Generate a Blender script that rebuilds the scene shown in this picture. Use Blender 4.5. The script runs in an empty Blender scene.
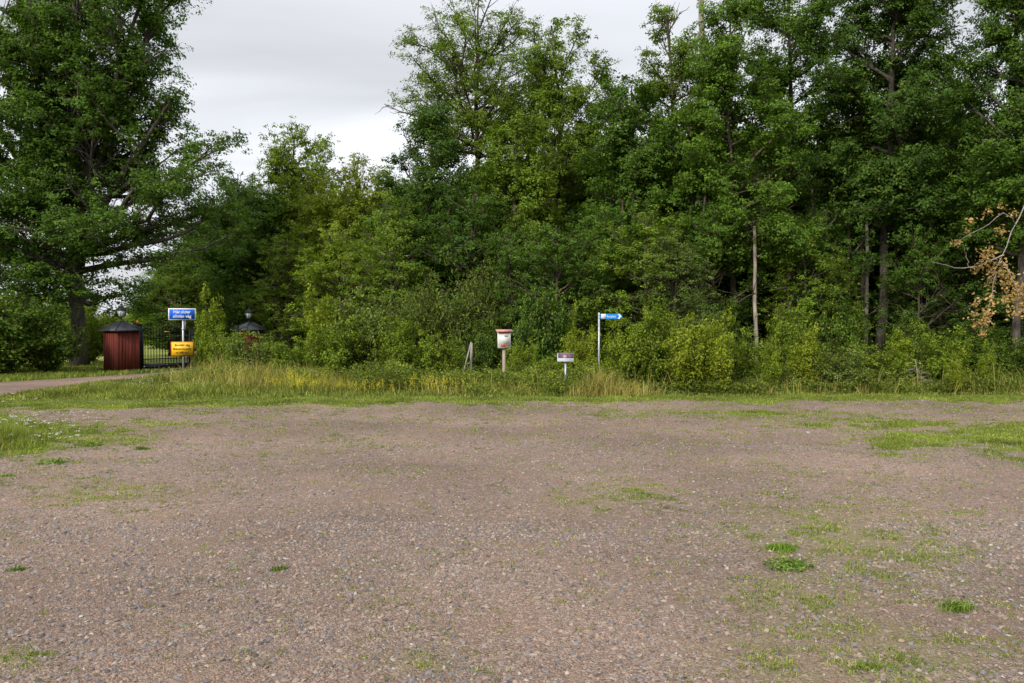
import bpy, math, random
import numpy as np
from mathutils import Matrix, Vector, Euler

R = math.radians
C = bpy.context.scene.collection
FP = 796.0                      # focal length in pixels of the photograph
HZ = 328.0                      # row of the horizon
EYE = 1.6


def PX(px, d):
    return (px - 512.0) / FP * d


def PZ(py, d):
    return EYE + (HZ - py) / FP * d


def GD(py):
    return EYE * FP / (py - HZ)


# ------------------------------------------------------------------ mesh builder
class MB:
    def __init__(self):
        self.v = []
        self.q = []
        self.t = []
        self.n = 0

    def add(self, v, q=None, t=None):
        v = np.asarray(v, dtype=np.float64).reshape(-1, 3)
        if q is not None and len(q):
            self.q.append(np.asarray(q, dtype=np.int64).reshape(-1, 4) + self.n)
        if t is not None and len(t):
            self.t.append(np.asarray(t, dtype=np.int64).reshape(-1, 3) + self.n)
        self.v.append(v)
        self.n += len(v)

    def box(self, c, s, rz=0.0, rx=0.0, taper=1.0):
        x, y, z = [k / 2 for k in s]
        a = np.array([[-x, -y, -z], [x, -y, -z], [x, y, -z], [-x, y, -z],
                      [-x * taper, -y * taper, z], [x * taper, -y * taper, z], [x * taper, y * taper, z], [-x * taper, y * taper, z]])
        m = np.array(Euler((rx, 0, rz)).to_matrix())
        self.add(a @ m.T + np.array(c), [[0, 3, 2, 1], [4, 5, 6, 7], [0, 1, 5, 4], [1, 2, 6, 5], [2, 3, 7, 6], [3, 0, 4, 7]])

    def tube(self, pts, rad, k=6, cap=True, squash=None):
        pts = np.asarray(pts, dtype=float)
        n = len(pts)
        rad = np.broadcast_to(np.asarray(rad, dtype=float), (n,))
        tg = np.gradient(pts, axis=0)
        tg /= np.linalg.norm(tg, axis=1)[:, None] + 1e-9
        ref = np.array([0.0, 0.0, 1.0]) if abs(tg[:, 2]).mean() < 0.75 else np.array([1.0, 0.0, 0.0])
        a = np.cross(tg, ref)
        a /= np.linalg.norm(a, axis=1)[:, None] + 1e-9
        b = np.cross(tg, a)
        th = np.arange(k) * 2 * math.pi / k
        ring = a[:, None, :] * np.cos(th)[None, :, None] + b[:, None, :] * np.sin(th)[None, :, None]
        v = pts[:, None, :] + ring * rad[:, None, None]
        i = np.arange(n - 1)[:, None] * k
        j = np.arange(k)[None, :]
        j2 = (j + 1) % k
        q = np.stack([i + j, i + j2, i + k + j2, i + k + j], axis=-1).reshape(-1, 4)
        v = v.reshape(-1, 3)
        t = None
        if cap:
            v = np.vstack([v, pts[0], pts[-1]])
            jj = np.arange(k)
            t = np.vstack([np.stack([np.full(k, n * k), (jj + 1) % k, jj], 1),
                           np.stack([np.full(k, n * k + 1), (n - 1) * k + jj, (n - 1) * k + (jj + 1) % k], 1)])
        self.add(v, q, t)

    def build(self, name, mat, parent=None, smooth=False, loc=None):
        v = np.vstack(self.v)
        q = np.vstack(self.q) if self.q else np.zeros((0, 4), int)
        t = np.vstack(self.t) if self.t else np.zeros((0, 3), int)
        me = bpy.data.meshes.new(name)
        me.vertices.add(len(v))
        me.vertices.foreach_set('co', v.astype(np.float32).ravel())
        me.loops.add(q.size + t.size)
        me.loops.foreach_set('vertex_index', np.concatenate([q.ravel(), t.ravel()]).astype(np.int32))
        me.polygons.add(len(q) + len(t))
        tot = np.concatenate([np.full(len(q), 4), np.full(len(t), 3)])
        st = np.concatenate([[0], np.cumsum(tot)[:-1]])
        me.polygons.foreach_set('loop_start', st.astype(np.int32))
        if smooth:
            me.polygons.foreach_set('use_smooth', np.ones(len(tot), dtype=bool))
        me.update(calc_edges=True)
        me.validate()
        if mat:
            me.materials.append(mat)
        o = bpy.data.objects.new(name, me)
        C.objects.link(o)
        if parent is not None:
            o.parent = parent
        if loc is not None:
            o.location = loc
        return o


def tag(o, label=None, cat=None, group=None, kind=None):
    if label:
        o['label'] = label
    if cat:
        o['category'] = cat
    if group:
        o['group'] = group
    if kind:
        o['kind'] = kind
    return o


def thing(name, label, cat, loc=(0, 0, 0), rz=0.0, group=None):
    o = bpy.data.objects.new(name, None)
    C.objects.link(o)
    o.empty_display_size = 0.2
    o.location = loc
    o.rotation_euler = (0, 0, rz)
    return tag(o, label, cat, group)


def kids(o):
    return [c for c in C.objects if c.parent == o]


# ------------------------------------------------------------------ value noise in numpy
def _h(ix, iy, s):
    n = (ix * 374761393 + iy * 668265263 + s * 974711) & 0x7fffffff
    n = ((n ^ (n >> 13)) * 1274126177) & 0x7fffffff
    return ((n ^ (n >> 16)) & 0xffff) / 65535.0


def vnoise(x, y, s=0):
    x = np.asarray(x, float)
    y = np.asarray(y, float)
    ix = np.floor(x).astype(np.int64)
    iy = np.floor(y).astype(np.int64)
    fx = x - ix
    fy = y - iy
    fx = fx * fx * (3 - 2 * fx)
    fy = fy * fy * (3 - 2 * fy)
    a = _h(ix, iy, s) * (1 - fx) + _h(ix + 1, iy, s) * fx
    b = _h(ix, iy + 1, s) * (1 - fx) + _h(ix + 1, iy + 1, s) * fx
    return a * (1 - fy) + b * fy


def fbm(x, y, s=0, o=4):
    r = 0
    a = 0.5
    for k in range(o):
        r = r + a * vnoise(x * 2 ** k, y * 2 ** k, s + k)
        a *= 0.5
    return r / (1 - 0.5 ** o)


# ------------------------------------------------------------------ materials
def new_mat(name):
    m = bpy.data.materials.new(name)
    m.use_nodes = True
    nt = m.node_tree
    b = nt.nodes['Principled BSDF']
    return m, nt, b


def N(nt, t, **kw):
    n = nt.nodes.new(t)
    for k, v in kw.items():
        setattr(n, k, v)
    return n


def simple(name, col, rough=0.6, metal=0.0, var=0.15, scale=8.0, bump=0.0, stretch=(1, 1, 1), spec=0.4):
    m, nt, b = new_mat(name)
    tc = N(nt, 'ShaderNodeTexCoord')
    mp = N(nt, 'ShaderNodeMapping')
    mp.inputs['Scale'].default_value = stretch
    nz = N(nt, 'ShaderNodeTexNoise')
    nz.inputs['Scale'].default_value = scale
    nz.inputs['Detail'].default_value = 5
    nt.links.new(tc.outputs['Object'], mp.inputs[0])
    nt.links.new(mp.outputs[0], nz.inputs['Vector'])
    cr = N(nt, 'ShaderNodeValToRGB')
    cr.color_ramp.elements[0].position = 0.3
    cr.color_ramp.elements[1].position = 0.7
    cr.color_ramp.elements[0].color = [c * (1 - var) for c in col] + [1]
    cr.color_ramp.elements[1].color = [min(1, c * (1 + var)) for c in col] + [1]
    nt.links.new(nz.outputs[0], cr.inputs[0])
    nt.links.new(cr.outputs[0], b.inputs['Base Color'])
    b.inputs['Roughness'].default_value = rough
    b.inputs['Metallic'].default_value = metal
    b.inputs['Specular IOR Level'].default_value = spec
    if bump:
        bp = N(nt, 'ShaderNodeBump')
        bp.inputs['Strength'].default_value = 0.6
        bp.inputs['Distance'].default_value = bump
        nt.links.new(nz.outputs[0], bp.inputs['Height'])
        nt.links.new(bp.outputs[0], b.inputs['Normal'])
    return m


def leaf_mat(name, trans=0.3, vmin=0.68, vmax=1.38, yellow=(0.20, 0.19, 0.02), yfac=0.3, rough=0.5, clump=1.1, power=5.0):
    """leaf colour = object colour, varied leaf by leaf and sprig by sprig"""
    m, nt, b = new_mat(name)
    L = nt.links.new
    oi = N(nt, 'ShaderNodeObjectInfo')
    ge = N(nt, 'ShaderNodeNewGeometry')
    tc = N(nt, 'ShaderNodeTexCoord')
    nz = N(nt, 'ShaderNodeTexNoise')
    nz.inputs['Scale'].default_value = clump
    nz.inputs['Detail'].default_value = 3
    L(tc.outputs['Object'], nz.inputs['Vector'])
    mr = N(nt, 'ShaderNodeMapRange')
    mr.inputs['To Min'].default_value = vmin
    mr.inputs['To Max'].default_value = vmax
    L(ge.outputs['Random Per Island'], mr.inputs['Value'])
    mr2 = N(nt, 'ShaderNodeMapRange')
    mr2.inputs['From Min'].default_value = 0.3
    mr2.inputs['From Max'].default_value = 0.7
    mr2.inputs['To Min'].default_value = 0.68
    mr2.inputs['To Max'].default_value = 1.36
    L(nz.outputs[0], mr2.inputs['Value'])
    mu = N(nt, 'ShaderNodeMath', operation='MULTIPLY')
    L(mr.outputs[0], mu.inputs[0])
    L(mr2.outputs[0], mu.inputs[1])
    pw = N(nt, 'ShaderNodeMath', operation='POWER')
    pw.inputs[1].default_value = power
    L(ge.outputs['Random Per Island'], pw.inputs[0])
    yf = N(nt, 'ShaderNodeMath', operation='MULTIPLY')
    yf.inputs[1].default_value = yfac
    L(pw.outputs[0], yf.inputs[0])
    mx = N(nt, 'ShaderNodeMix', data_type='RGBA')
    L(yf.outputs[0], mx.inputs[0])
    L(oi.outputs['Color'], mx.inputs[6])
    mx.inputs[7].default_value = (*yellow, 1)
    sc = N(nt, 'ShaderNodeVectorMath', operation='SCALE')
    L(mx.outputs[2], sc.inputs[0])
    L(mu.outputs[0], sc.inputs['Scale'])
    L(sc.outputs[0], b.inputs['Base Color'])
    b.inputs['Roughness'].default_value = rough
    b.inputs['Specular IOR Level'].default_value = 0.08
    tr = N(nt, 'ShaderNodeBsdfTranslucent')
    s2 = N(nt, 'ShaderNodeVectorMath', operation='MULTIPLY')
    L(sc.outputs[0], s2.inputs[0])
    s2.inputs[1].default_value = (1.5, 1.6, 0.7)
    L(s2.outputs[0], tr.inputs['Color'])
    ms = N(nt, 'ShaderNodeMixShader')
    ms.inputs[0].default_value = trans
    L(b.outputs[0], ms.inputs[1])
    L(tr.outputs[0], ms.inputs[2])
    L(ms.outputs[0], nt.nodes['Material Output'].inputs['Surface'])
    return m


def bark_mat(name, dark, light, sc=5.0, bump=0.03):
    m, nt, b = new_mat(name)
    L = nt.links.new
    tc = N(nt, 'ShaderNodeTexCoord')
    mp = N(nt, 'ShaderNodeMapping')
    mp.inputs['Scale'].default_value = (1, 1, 0.22)
    nz = N(nt, 'ShaderNodeTexNoise')
    nz.inputs['Scale'].default_value = sc * 2.5
    nz.inputs['Detail'].default_value = 8
    L(tc.outputs['Object'], mp.inputs[0])
    L(mp.outputs[0], nz.inputs['Vector'])
    n2 = N(nt, 'ShaderNodeTexNoise')
    n2.inputs['Scale'].default_value = 1.6
    L(tc.outputs['Object'], n2.inputs['Vector'])
    ad = N(nt, 'ShaderNodeMath', operation='ADD')
    L(nz.outputs[0], ad.inputs[0])
    L(n2.outputs[0], ad.inputs[1])
    cr = N(nt, 'ShaderNodeValToRGB')
    cr.color_ramp.elements[0].position = 0.75
    cr.color_ramp.elements[1].position = 1.2
    mr = N(nt, 'ShaderNodeMapRange')
    mr.inputs['From Min'].default_value = 0.7
    mr.inputs['From Max'].default_value = 1.3
    L(ad.outputs[0], mr.inputs['Value'])
    cr.color_ramp.elements[0].position = 0.1
    cr.color_ramp.elements[1].position = 0.9
    cr.color_ramp.elements[0].color = (*dark, 1)
    cr.color_ramp.elements[1].color = (*light, 1)
    L(mr.outputs[0], cr.inputs[0])
    L(cr.outputs[0], b.inputs['Base Color'])
    b.inputs['Roughness'].default_value = 0.9
    b.inputs['Specular IOR Level'].default_value = 0.15
    bp = N(nt, 'ShaderNodeBump')
    bp.inputs['Distance'].default_value = bump
    L(nz.outputs[0], bp.inputs['Height'])
    L(bp.outputs[0], b.inputs['Normal'])
    return m


def gravel_mat(name):
    m, nt, b = new_mat(name)
    L = nt.links.new
    tc = N(nt, 'ShaderNodeTexCoord')

    def vor(scale, rnd=1.0):
        v = N(nt, 'ShaderNodeTexVoronoi')
        v.inputs['Scale'].default_value = scale
        v.inputs['Randomness'].default_value = rnd
        L(tc.outputs['Object'], v.inputs['Vector'])
        return v

    def noise(scale, det=4):
        v = N(nt, 'ShaderNodeTexNoise')
        v.inputs['Scale'].default_value = scale
        v.inputs['Detail'].default_value = det
        L(tc.outputs['Object'], v.inputs['Vector'])
        return v

    v1 = vor(95)
    v2 = vor(38)
    sep = N(nt, 'ShaderNodeSeparateColor')
    L(v1.outputs['Color'], sep.inputs[0])
    cr = N(nt, 'ShaderNodeValToRGB')
    e = cr.color_ramp.elements
    e[0].position = 0.0
    e[0].color = (0.115, 0.088, 0.080, 1)
    e[1].position = 1.0
    e[1].color = (0.46, 0.385, 0.325, 1)
    for p, c in ((0.3, (0.185, 0.142, 0.122)), (0.55, (0.245, 0.190, 0.160)), (0.75, (0.285, 0.222, 0.192)), (0.9, (0.29, 0.275, 0.28))):
        k = e.new(p)
        k.color = (*c, 1)
    L(sep.outputs[0], cr.inputs[0])
    # coarser stones here and there
    sep2 = N(nt, 'ShaderNodeSeparateColor')
    L(v2.outputs['Color'], sep2.inputs[0])
    cr2 = N(nt, 'ShaderNodeValToRGB')
    e = cr2.color_ramp.elements
    e[0].color = (0.17, 0.15, 0.15, 1)
    e[1].color = (0.42, 0.36, 0.315, 1)
    k = e.new(0.5)
    k.color = (0.25, 0.195, 0.168, 1)
    L(sep2.outputs[0], cr2.inputs[0])
    gt = N(nt, 'ShaderNodeMath', operation='GREATER_THAN')
    gt.inputs[1].default_value = 0.78
    L(sep2.outputs[1], gt.inputs[0])
    mx = N(nt, 'ShaderNodeMix', data_type='RGBA')
    L(gt.outputs[0], mx.inputs[0])
    L(cr.outputs[0], mx.inputs[6])
    L(cr2.outputs[0], mx.inputs[7])
    # fine sand between the stones, in drifts
    n1 = noise(1.1, 6)
    sr = N(nt, 'ShaderNodeMapRange')
    sr.inputs['From Min'].default_value = 0.40
    sr.inputs['From Max'].default_value = 0.66
    sr.inputs['To Min'].default_value = 0.1
    sr.inputs['To Max'].default_value = 0.45
    L(n1.outputs[0], sr.inputs['Value'])
    mx2 = N(nt, 'ShaderNodeMix', data_type='RGBA')
    L(sr.outputs[0], mx2.inputs[0])
    L(mx.outputs[2], mx2.inputs[6])
    mx2.inputs[7].default_value = (0.225, 0.155, 0.118, 1)
    # large tone patches (damp and dry)
    n2 = noise(0.35, 3)
    pr = N(nt, 'ShaderNodeMapRange')
    pr.inputs['From Min'].default_value = 0.3
    pr.inputs['From Max'].default_value = 0.7
    pr.inputs['To Min'].default_value = 0.72
    pr.inputs['To Max'].default_value = 1.22
    L(n2.outputs[0], pr.inputs['Value'])
    sc = N(nt, 'ShaderNodeVectorMath', operation='SCALE')
    L(mx2.outputs[2], sc.inputs[0])
    L(pr.outputs[0], sc.inputs['Scale'])
    wm = N(nt, 'ShaderNodeVectorMath', operation='MULTIPLY')
    L(sc.outputs[0], wm.inputs[0])
    wm.inputs[1].default_value = (0.985, 0.90, 0.80)
    sc = wm
    # moss and seedlings where the mask says so
    # faint tyre sweeps: long bands of finer and coarser ground
    tm = N(nt, 'ShaderNodeMapping')
    tm.inputs['Rotation'].default_value = (0, 0, R(38))
    tm.inputs['Scale'].default_value = (0.12, 0.6, 1)
    L(tc.outputs['Object'], tm.inputs[0])
    tn = N(nt, 'ShaderNodeTexNoise')
    tn.inputs['Scale'].default_value = 1.0
    tn.inputs['Detail'].default_value = 3
    tn.inputs['Distortion'].default_value = 0.6
    L(tm.outputs[0], tn.inputs['Vector'])
    tr_ = N(nt, 'ShaderNodeMapRange')
    tr_.inputs['From Min'].default_value = 0.35
    tr_.inputs['From Max'].default_value = 0.65
    tr_.inputs['To Min'].default_value = 0.92
    tr_.inputs['To Max'].default_value = 1.08
    L(tn.outputs[0], tr_.inputs['Value'])
    s5 = N(nt, 'ShaderNodeVectorMath', operation='SCALE')
    L(sc.outputs[0], s5.inputs[0])
    L(tr_.outputs[0], s5.inputs['Scale'])
    sc = s5
    at = N(nt, 'ShaderNodeAttribute', attribute_name='green')
    n3 = noise(14, 6)
    ad = N(nt, 'ShaderNodeMath', operation='ADD')
    L(at.outputs['Fac'], ad.inputs[0])
    L(n3.outputs[0], ad.inputs[1])
    gr = N(nt, 'ShaderNodeMapRange')
    gr.inputs['From Min'].default_value = 0.80
    gr.inputs['From Max'].default_value = 1.25
    gr.inputs['To Max'].default_value = 0.5
    L(ad.outputs[0], gr.inputs['Value'])
    mx3 = N(nt, 'ShaderNodeMix', data_type='RGBA')
    L(gr.outputs[0], mx3.inputs[0])
    L(sc.outputs[0], mx3.inputs[6])
    mx3.inputs[7].default_value = (0.17, 0.18, 0.045, 1)
    L(mx3.outputs[2], b.inputs['Base Color'])
    b.inputs['Roughness'].default_value = 0.92
    b.inputs['Specular IOR Level'].default_value = 0.2
    bp = N(nt, 'ShaderNodeBump')
    bp.inputs['Distance'].default_value = 0.012
    bp.inputs['Strength'].default_value = 0.9
    bp.invert = True
    L(v1.outputs['Distance'], bp.inputs['Height'])
    bp2 = N(nt, 'ShaderNodeBump')
    bp2.inputs['Distance'].default_value = 0.05
    bp2.inputs['Strength'].default_value = 0.5
    n4 = noise(5, 6)
    L(n4.outputs[0], bp2.inputs['Height'])
    L(bp2.outputs[0], bp.inputs['Normal'])
    L(bp.outputs[0], b.inputs['Normal'])
    return m


def earth_mat(name, cols, scale=0.6):
    m, nt, b = new_mat(name)
    L = nt.links.new
    tc = N(nt, 'ShaderNodeTexCoord')
    nz = N(nt, 'ShaderNodeTexNoise')
    nz.inputs['Scale'].default_value = scale
    nz.inputs['Detail'].default_value = 10
    nz.inputs['Roughness'].default_value = 0.7
    L(tc.outputs['Object'], nz.inputs['Vector'])
    cr = N(nt, 'ShaderNodeValToRGB')
    e = cr.color_ramp.elements
    e[0].position = 0.35
    e[1].position = 0.65
    e[0].color = (*cols[0], 1)
    e[1].color = (*cols[-1], 1)
    for i, c in enumerate(cols[1:-1]):
        k = e.new(0.35 + 0.3 * (i + 1) / (len(cols) - 1))
        k.color = (*c, 1)
    L(nz.outputs[0], cr.inputs[0])
    L(cr.outputs[0], b.inputs['Base Color'])
    b.inputs['Roughness'].default_value = 1
    b.inputs['Specular IOR Level'].default_value = 0.1
    n2 = N(nt, 'ShaderNodeTexNoise')
    n2.inputs['Scale'].default_value = 12
    n2.inputs['Detail'].default_value = 6
    L(tc.outputs['Object'], n2.inputs['Vector'])
    bp = N(nt, 'ShaderNodeBump')
    bp.inputs['Distance'].default_value = 0.08
    L(n2.outputs[0], bp.inputs['Height'])
    L(bp.outputs[0], b.inputs['Normal'])
    return m


M = {}
M['leaf'] = leaf_mat('leaf_green')
M['leaf_shrub'] = leaf_mat('leaf_shrub', 0.32, 0.6, 1.5, (0.26, 0.27, 0.025), 0.5, clump=1.2, power=3)
M['grass'] = leaf_mat('grass_blade', 0.3, 0.55, 1.5, (0.34, 0.28, 0.09), 0.7, clump=1.1)
M['straw'] = leaf_mat('straw_blade', 0.25, 0.6, 1.4, (0.40, 0.30, 0.14), 0.6, clump=1.1)
M['petal'] = leaf_mat('petal', 0.2, 0.75, 1.1, (0.8, 0.75, 0.7), 0.1)
M['dead_leaf'] = leaf_mat('withered_leaf', 0.3, 0.6, 1.4, (0.5, 0.33, 0.16), 0.5)
M['bark_oak'] = bark_mat('bark_oak', (0.035, 0.030, 0.024), (0.125, 0.108, 0.090))
M['birch'] = bark_mat('birch_bark', (0.12, 0.10, 0.075), (0.38, 0.33, 0.26), 4.0, 0.01)
M['bark'] = bark_mat('bark_brown', (0.035, 0.028, 0.020), (0.12, 0.095, 0.07))
M['bark_pale'] = bark_mat('bark_pale', (0.10, 0.082, 0.062), (0.34, 0.30, 0.25), 4.0, 0.01)
M['gravel'] = gravel_mat('gravel')
M['soil'] = earth_mat('meadow_ground', [(0.06, 0.075, 0.022), (0.10, 0.13, 0.03), (0.16, 0.18, 0.05)])
M['field'] = earth_mat('field_ground', [(0.16, 0.20, 0.045), (0.22, 0.26, 0.06), (0.30, 0.29, 0.10)], 0.25)
M['litter'] = earth_mat('leaf_litter', [(0.03, 0.024, 0.014), (0.05, 0.045, 0.02), (0.045, 0.06, 0.02)], 1.2)
M['iron'] = simple('black_iron', (0.012, 0.013, 0.014), 0.45, 0.3)
M['roof'] = simple('black_roof_metal', (0.030, 0.033, 0.038), 0.42, 0.2, 0.3, 6)
M['galv'] = simple('galvanised_steel', (0.42, 0.45, 0.48), 0.5, 0.55, 0.2, 20)
M['wood_grey'] = simple('weathered_wood', (0.26, 0.23, 0.20), 0.85, 0, 0.3, 14, 0.004, (1, 1, 0.15))
M['wood_pink'] = simple('weathered_post_wood', (0.33, 0.26, 0.21), 0.85, 0, 0.25, 14, 0.004, (1, 1, 0.15))
M['falu'] = simple('red_board_paint', (0.135, 0.030, 0.020), 0.85, 0, 0.4, 7, 0.003, (1, 1, 0.12), 0.2)
M['white'] = simple('white_paint', (0.72, 0.72, 0.70), 0.5, 0, 0.05)
M['blue'] = simple('blue_sign_sheet', (0.008, 0.105, 0.56), 0.35, 0, 0.06)
M['blue2'] = simple('bright_blue_sheet', (0.006, 0.20, 0.60), 0.35, 0, 0.06)
M['yellow'] = simple('yellow_sign_sheet', (0.80, 0.46, 0.012), 0.4, 0, 0.05)
M['red'] = simple('red_paint', (0.50, 0.045, 0.04), 0.45, 0, 0.1)
M['pinkred'] = simple('faded_red_paint', (0.52, 0.26, 0.22), 0.8, 0, 0.25, 12)
M['black'] = simple('black_print', (0.012, 0.012, 0.012), 0.6)
M['orange'] = simple('amber_plastic', (0.75, 0.24, 0.02), 0.3)
M['purple'] = simple('dark_photo_print', (0.10, 0.055, 0.075), 0.3, 0, 0.6, 14)
M['rose'] = simple('rose_print', (0.48, 0.20, 0.22), 0.3, 0, 0.3, 20)
M['glass'] = simple('frosted_glass', (0.42, 0.48, 0.45), 0.15, 0, 0.2, 9)
M['skyblue'] = simple('pale_blue_print', (0.30, 0.50, 0.70), 0.4)

# ------------------------------------------------------------------ stones
def stone_mat():
    m, nt, b = new_mat('loose_stone')
    L = nt.links.new
    ge = N(nt, 'ShaderNodeNewGeometry')
    cr = N(nt, 'ShaderNodeValToRGB')
    cr.color_ramp.interpolation = 'CONSTANT'
    e = cr.color_ramp.elements
    cols = [(0.085, 0.075, 0.075), (0.155, 0.143, 0.138), (0.18, 0.135, 0.11), (0.25, 0.185, 0.15), (0.145, 0.105, 0.085), (0.205, 0.190, 0.182), (0.125, 0.117, 0.117),
            (0.30, 0.21, 0.15), (0.22, 0.175, 0.15), (0.30, 0.255, 0.21), (0.19, 0.135, 0.11), (0.165, 0.158, 0.160), (0.23, 0.17, 0.14), (0.36, 0.32, 0.28)]
    e[0].position = 0
    e[0].color = (*cols[0], 1)
    e[1].position = 1 / len(cols)
    e[1].color = (*cols[1], 1)
    for i in range(2, len(cols)):
        k = e.new(i / len(cols) if i < len(cols) - 1 else 0.985)
        k.color = (*cols[i], 1)
    L(ge.outputs['Random Per Island'], cr.inputs[0])
    L(cr.outputs[0], b.inputs['Base Color'])
    b.inputs['Roughness'].default_value = 0.85
    b.inputs['Specular IOR Level'].default_value = 0.25
    return m


M['stone'] = stone_mat()


# ------------------------------------------------------------------ leaf clouds and blades
def leaf_cloud(mb, c, nrm, size, rng, aspect=0.62):
    """one folded diamond leaf per centre"""
    n = len(c)
    nrm = nrm / (np.linalg.norm(nrm, axis=1)[:, None] + 1e-9)
    r = rng.normal(size=(n, 3))
    u = np.cross(nrm, r)
    u /= np.linalg.norm(u, axis=1)[:, None] + 1e-9
    w = np.cross(nrm, u)
    s = size[:, None]
    bs = c - u * s * 0.5
    tp = c + u * s * 0.5 - nrm * s * 0.12
    a = c + w * s * 0.5 * aspect - u * s * 0.02 + nrm * s * 0.10
    b = c - w * s * 0.5 * aspect - u * s * 0.02 + nrm * s * 0.10
    v = np.stack([bs, a, tp, b], 1).reshape(-1, 3)
    i = np.arange(n)[:, None] * 4
    t = np.concatenate([i + np.array([[0, 2, 1]]), i + np.array([[0, 3, 2]])], 1).reshape(-1, 3)
    mb.add(v, None, t)


def blades(mb, x, y, h, w, rng, lean=0.35, z0=0.0):
    n = len(x)
    az = rng.uniform(0, 2 * math.pi, n)
    ln = rng.uniform(0.05, 1, n) * lean
    d = np.stack([np.cos(az), np.sin(az), np.zeros(n)], 1)
    az2 = rng.uniform(0, 2 * math.pi, n)
    s = np.stack([np.cos(az2), np.sin(az2), np.zeros(n)], 1) * (w[:, None] / 2)
    b = np.stack([x, y, np.zeros(n) + z0], 1)
    up = np.array([[0, 0, 1.0]])
    m_ = b + up * (h * 0.55)[:, None] + d * (h * ln * 0.3)[:, None]
    t_ = b + up * (h * (1 - 0.3 * ln))[:, None] + d * (h * ln)[:, None]
    v = np.stack([b - s, b + s, m_ + s * 0.8, m_ - s * 0.8, t_], 1).reshape(-1, 3)
    i = np.arange(n)[:, None] * 5
    mb.add(v, i + np.array([[0, 1, 2, 3]]), i + np.array([[3, 2, 4]]))


# ------------------------------------------------------------------ trees
def unit(v):
    return v / (np.linalg.norm(v) + 1e-9)


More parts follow.
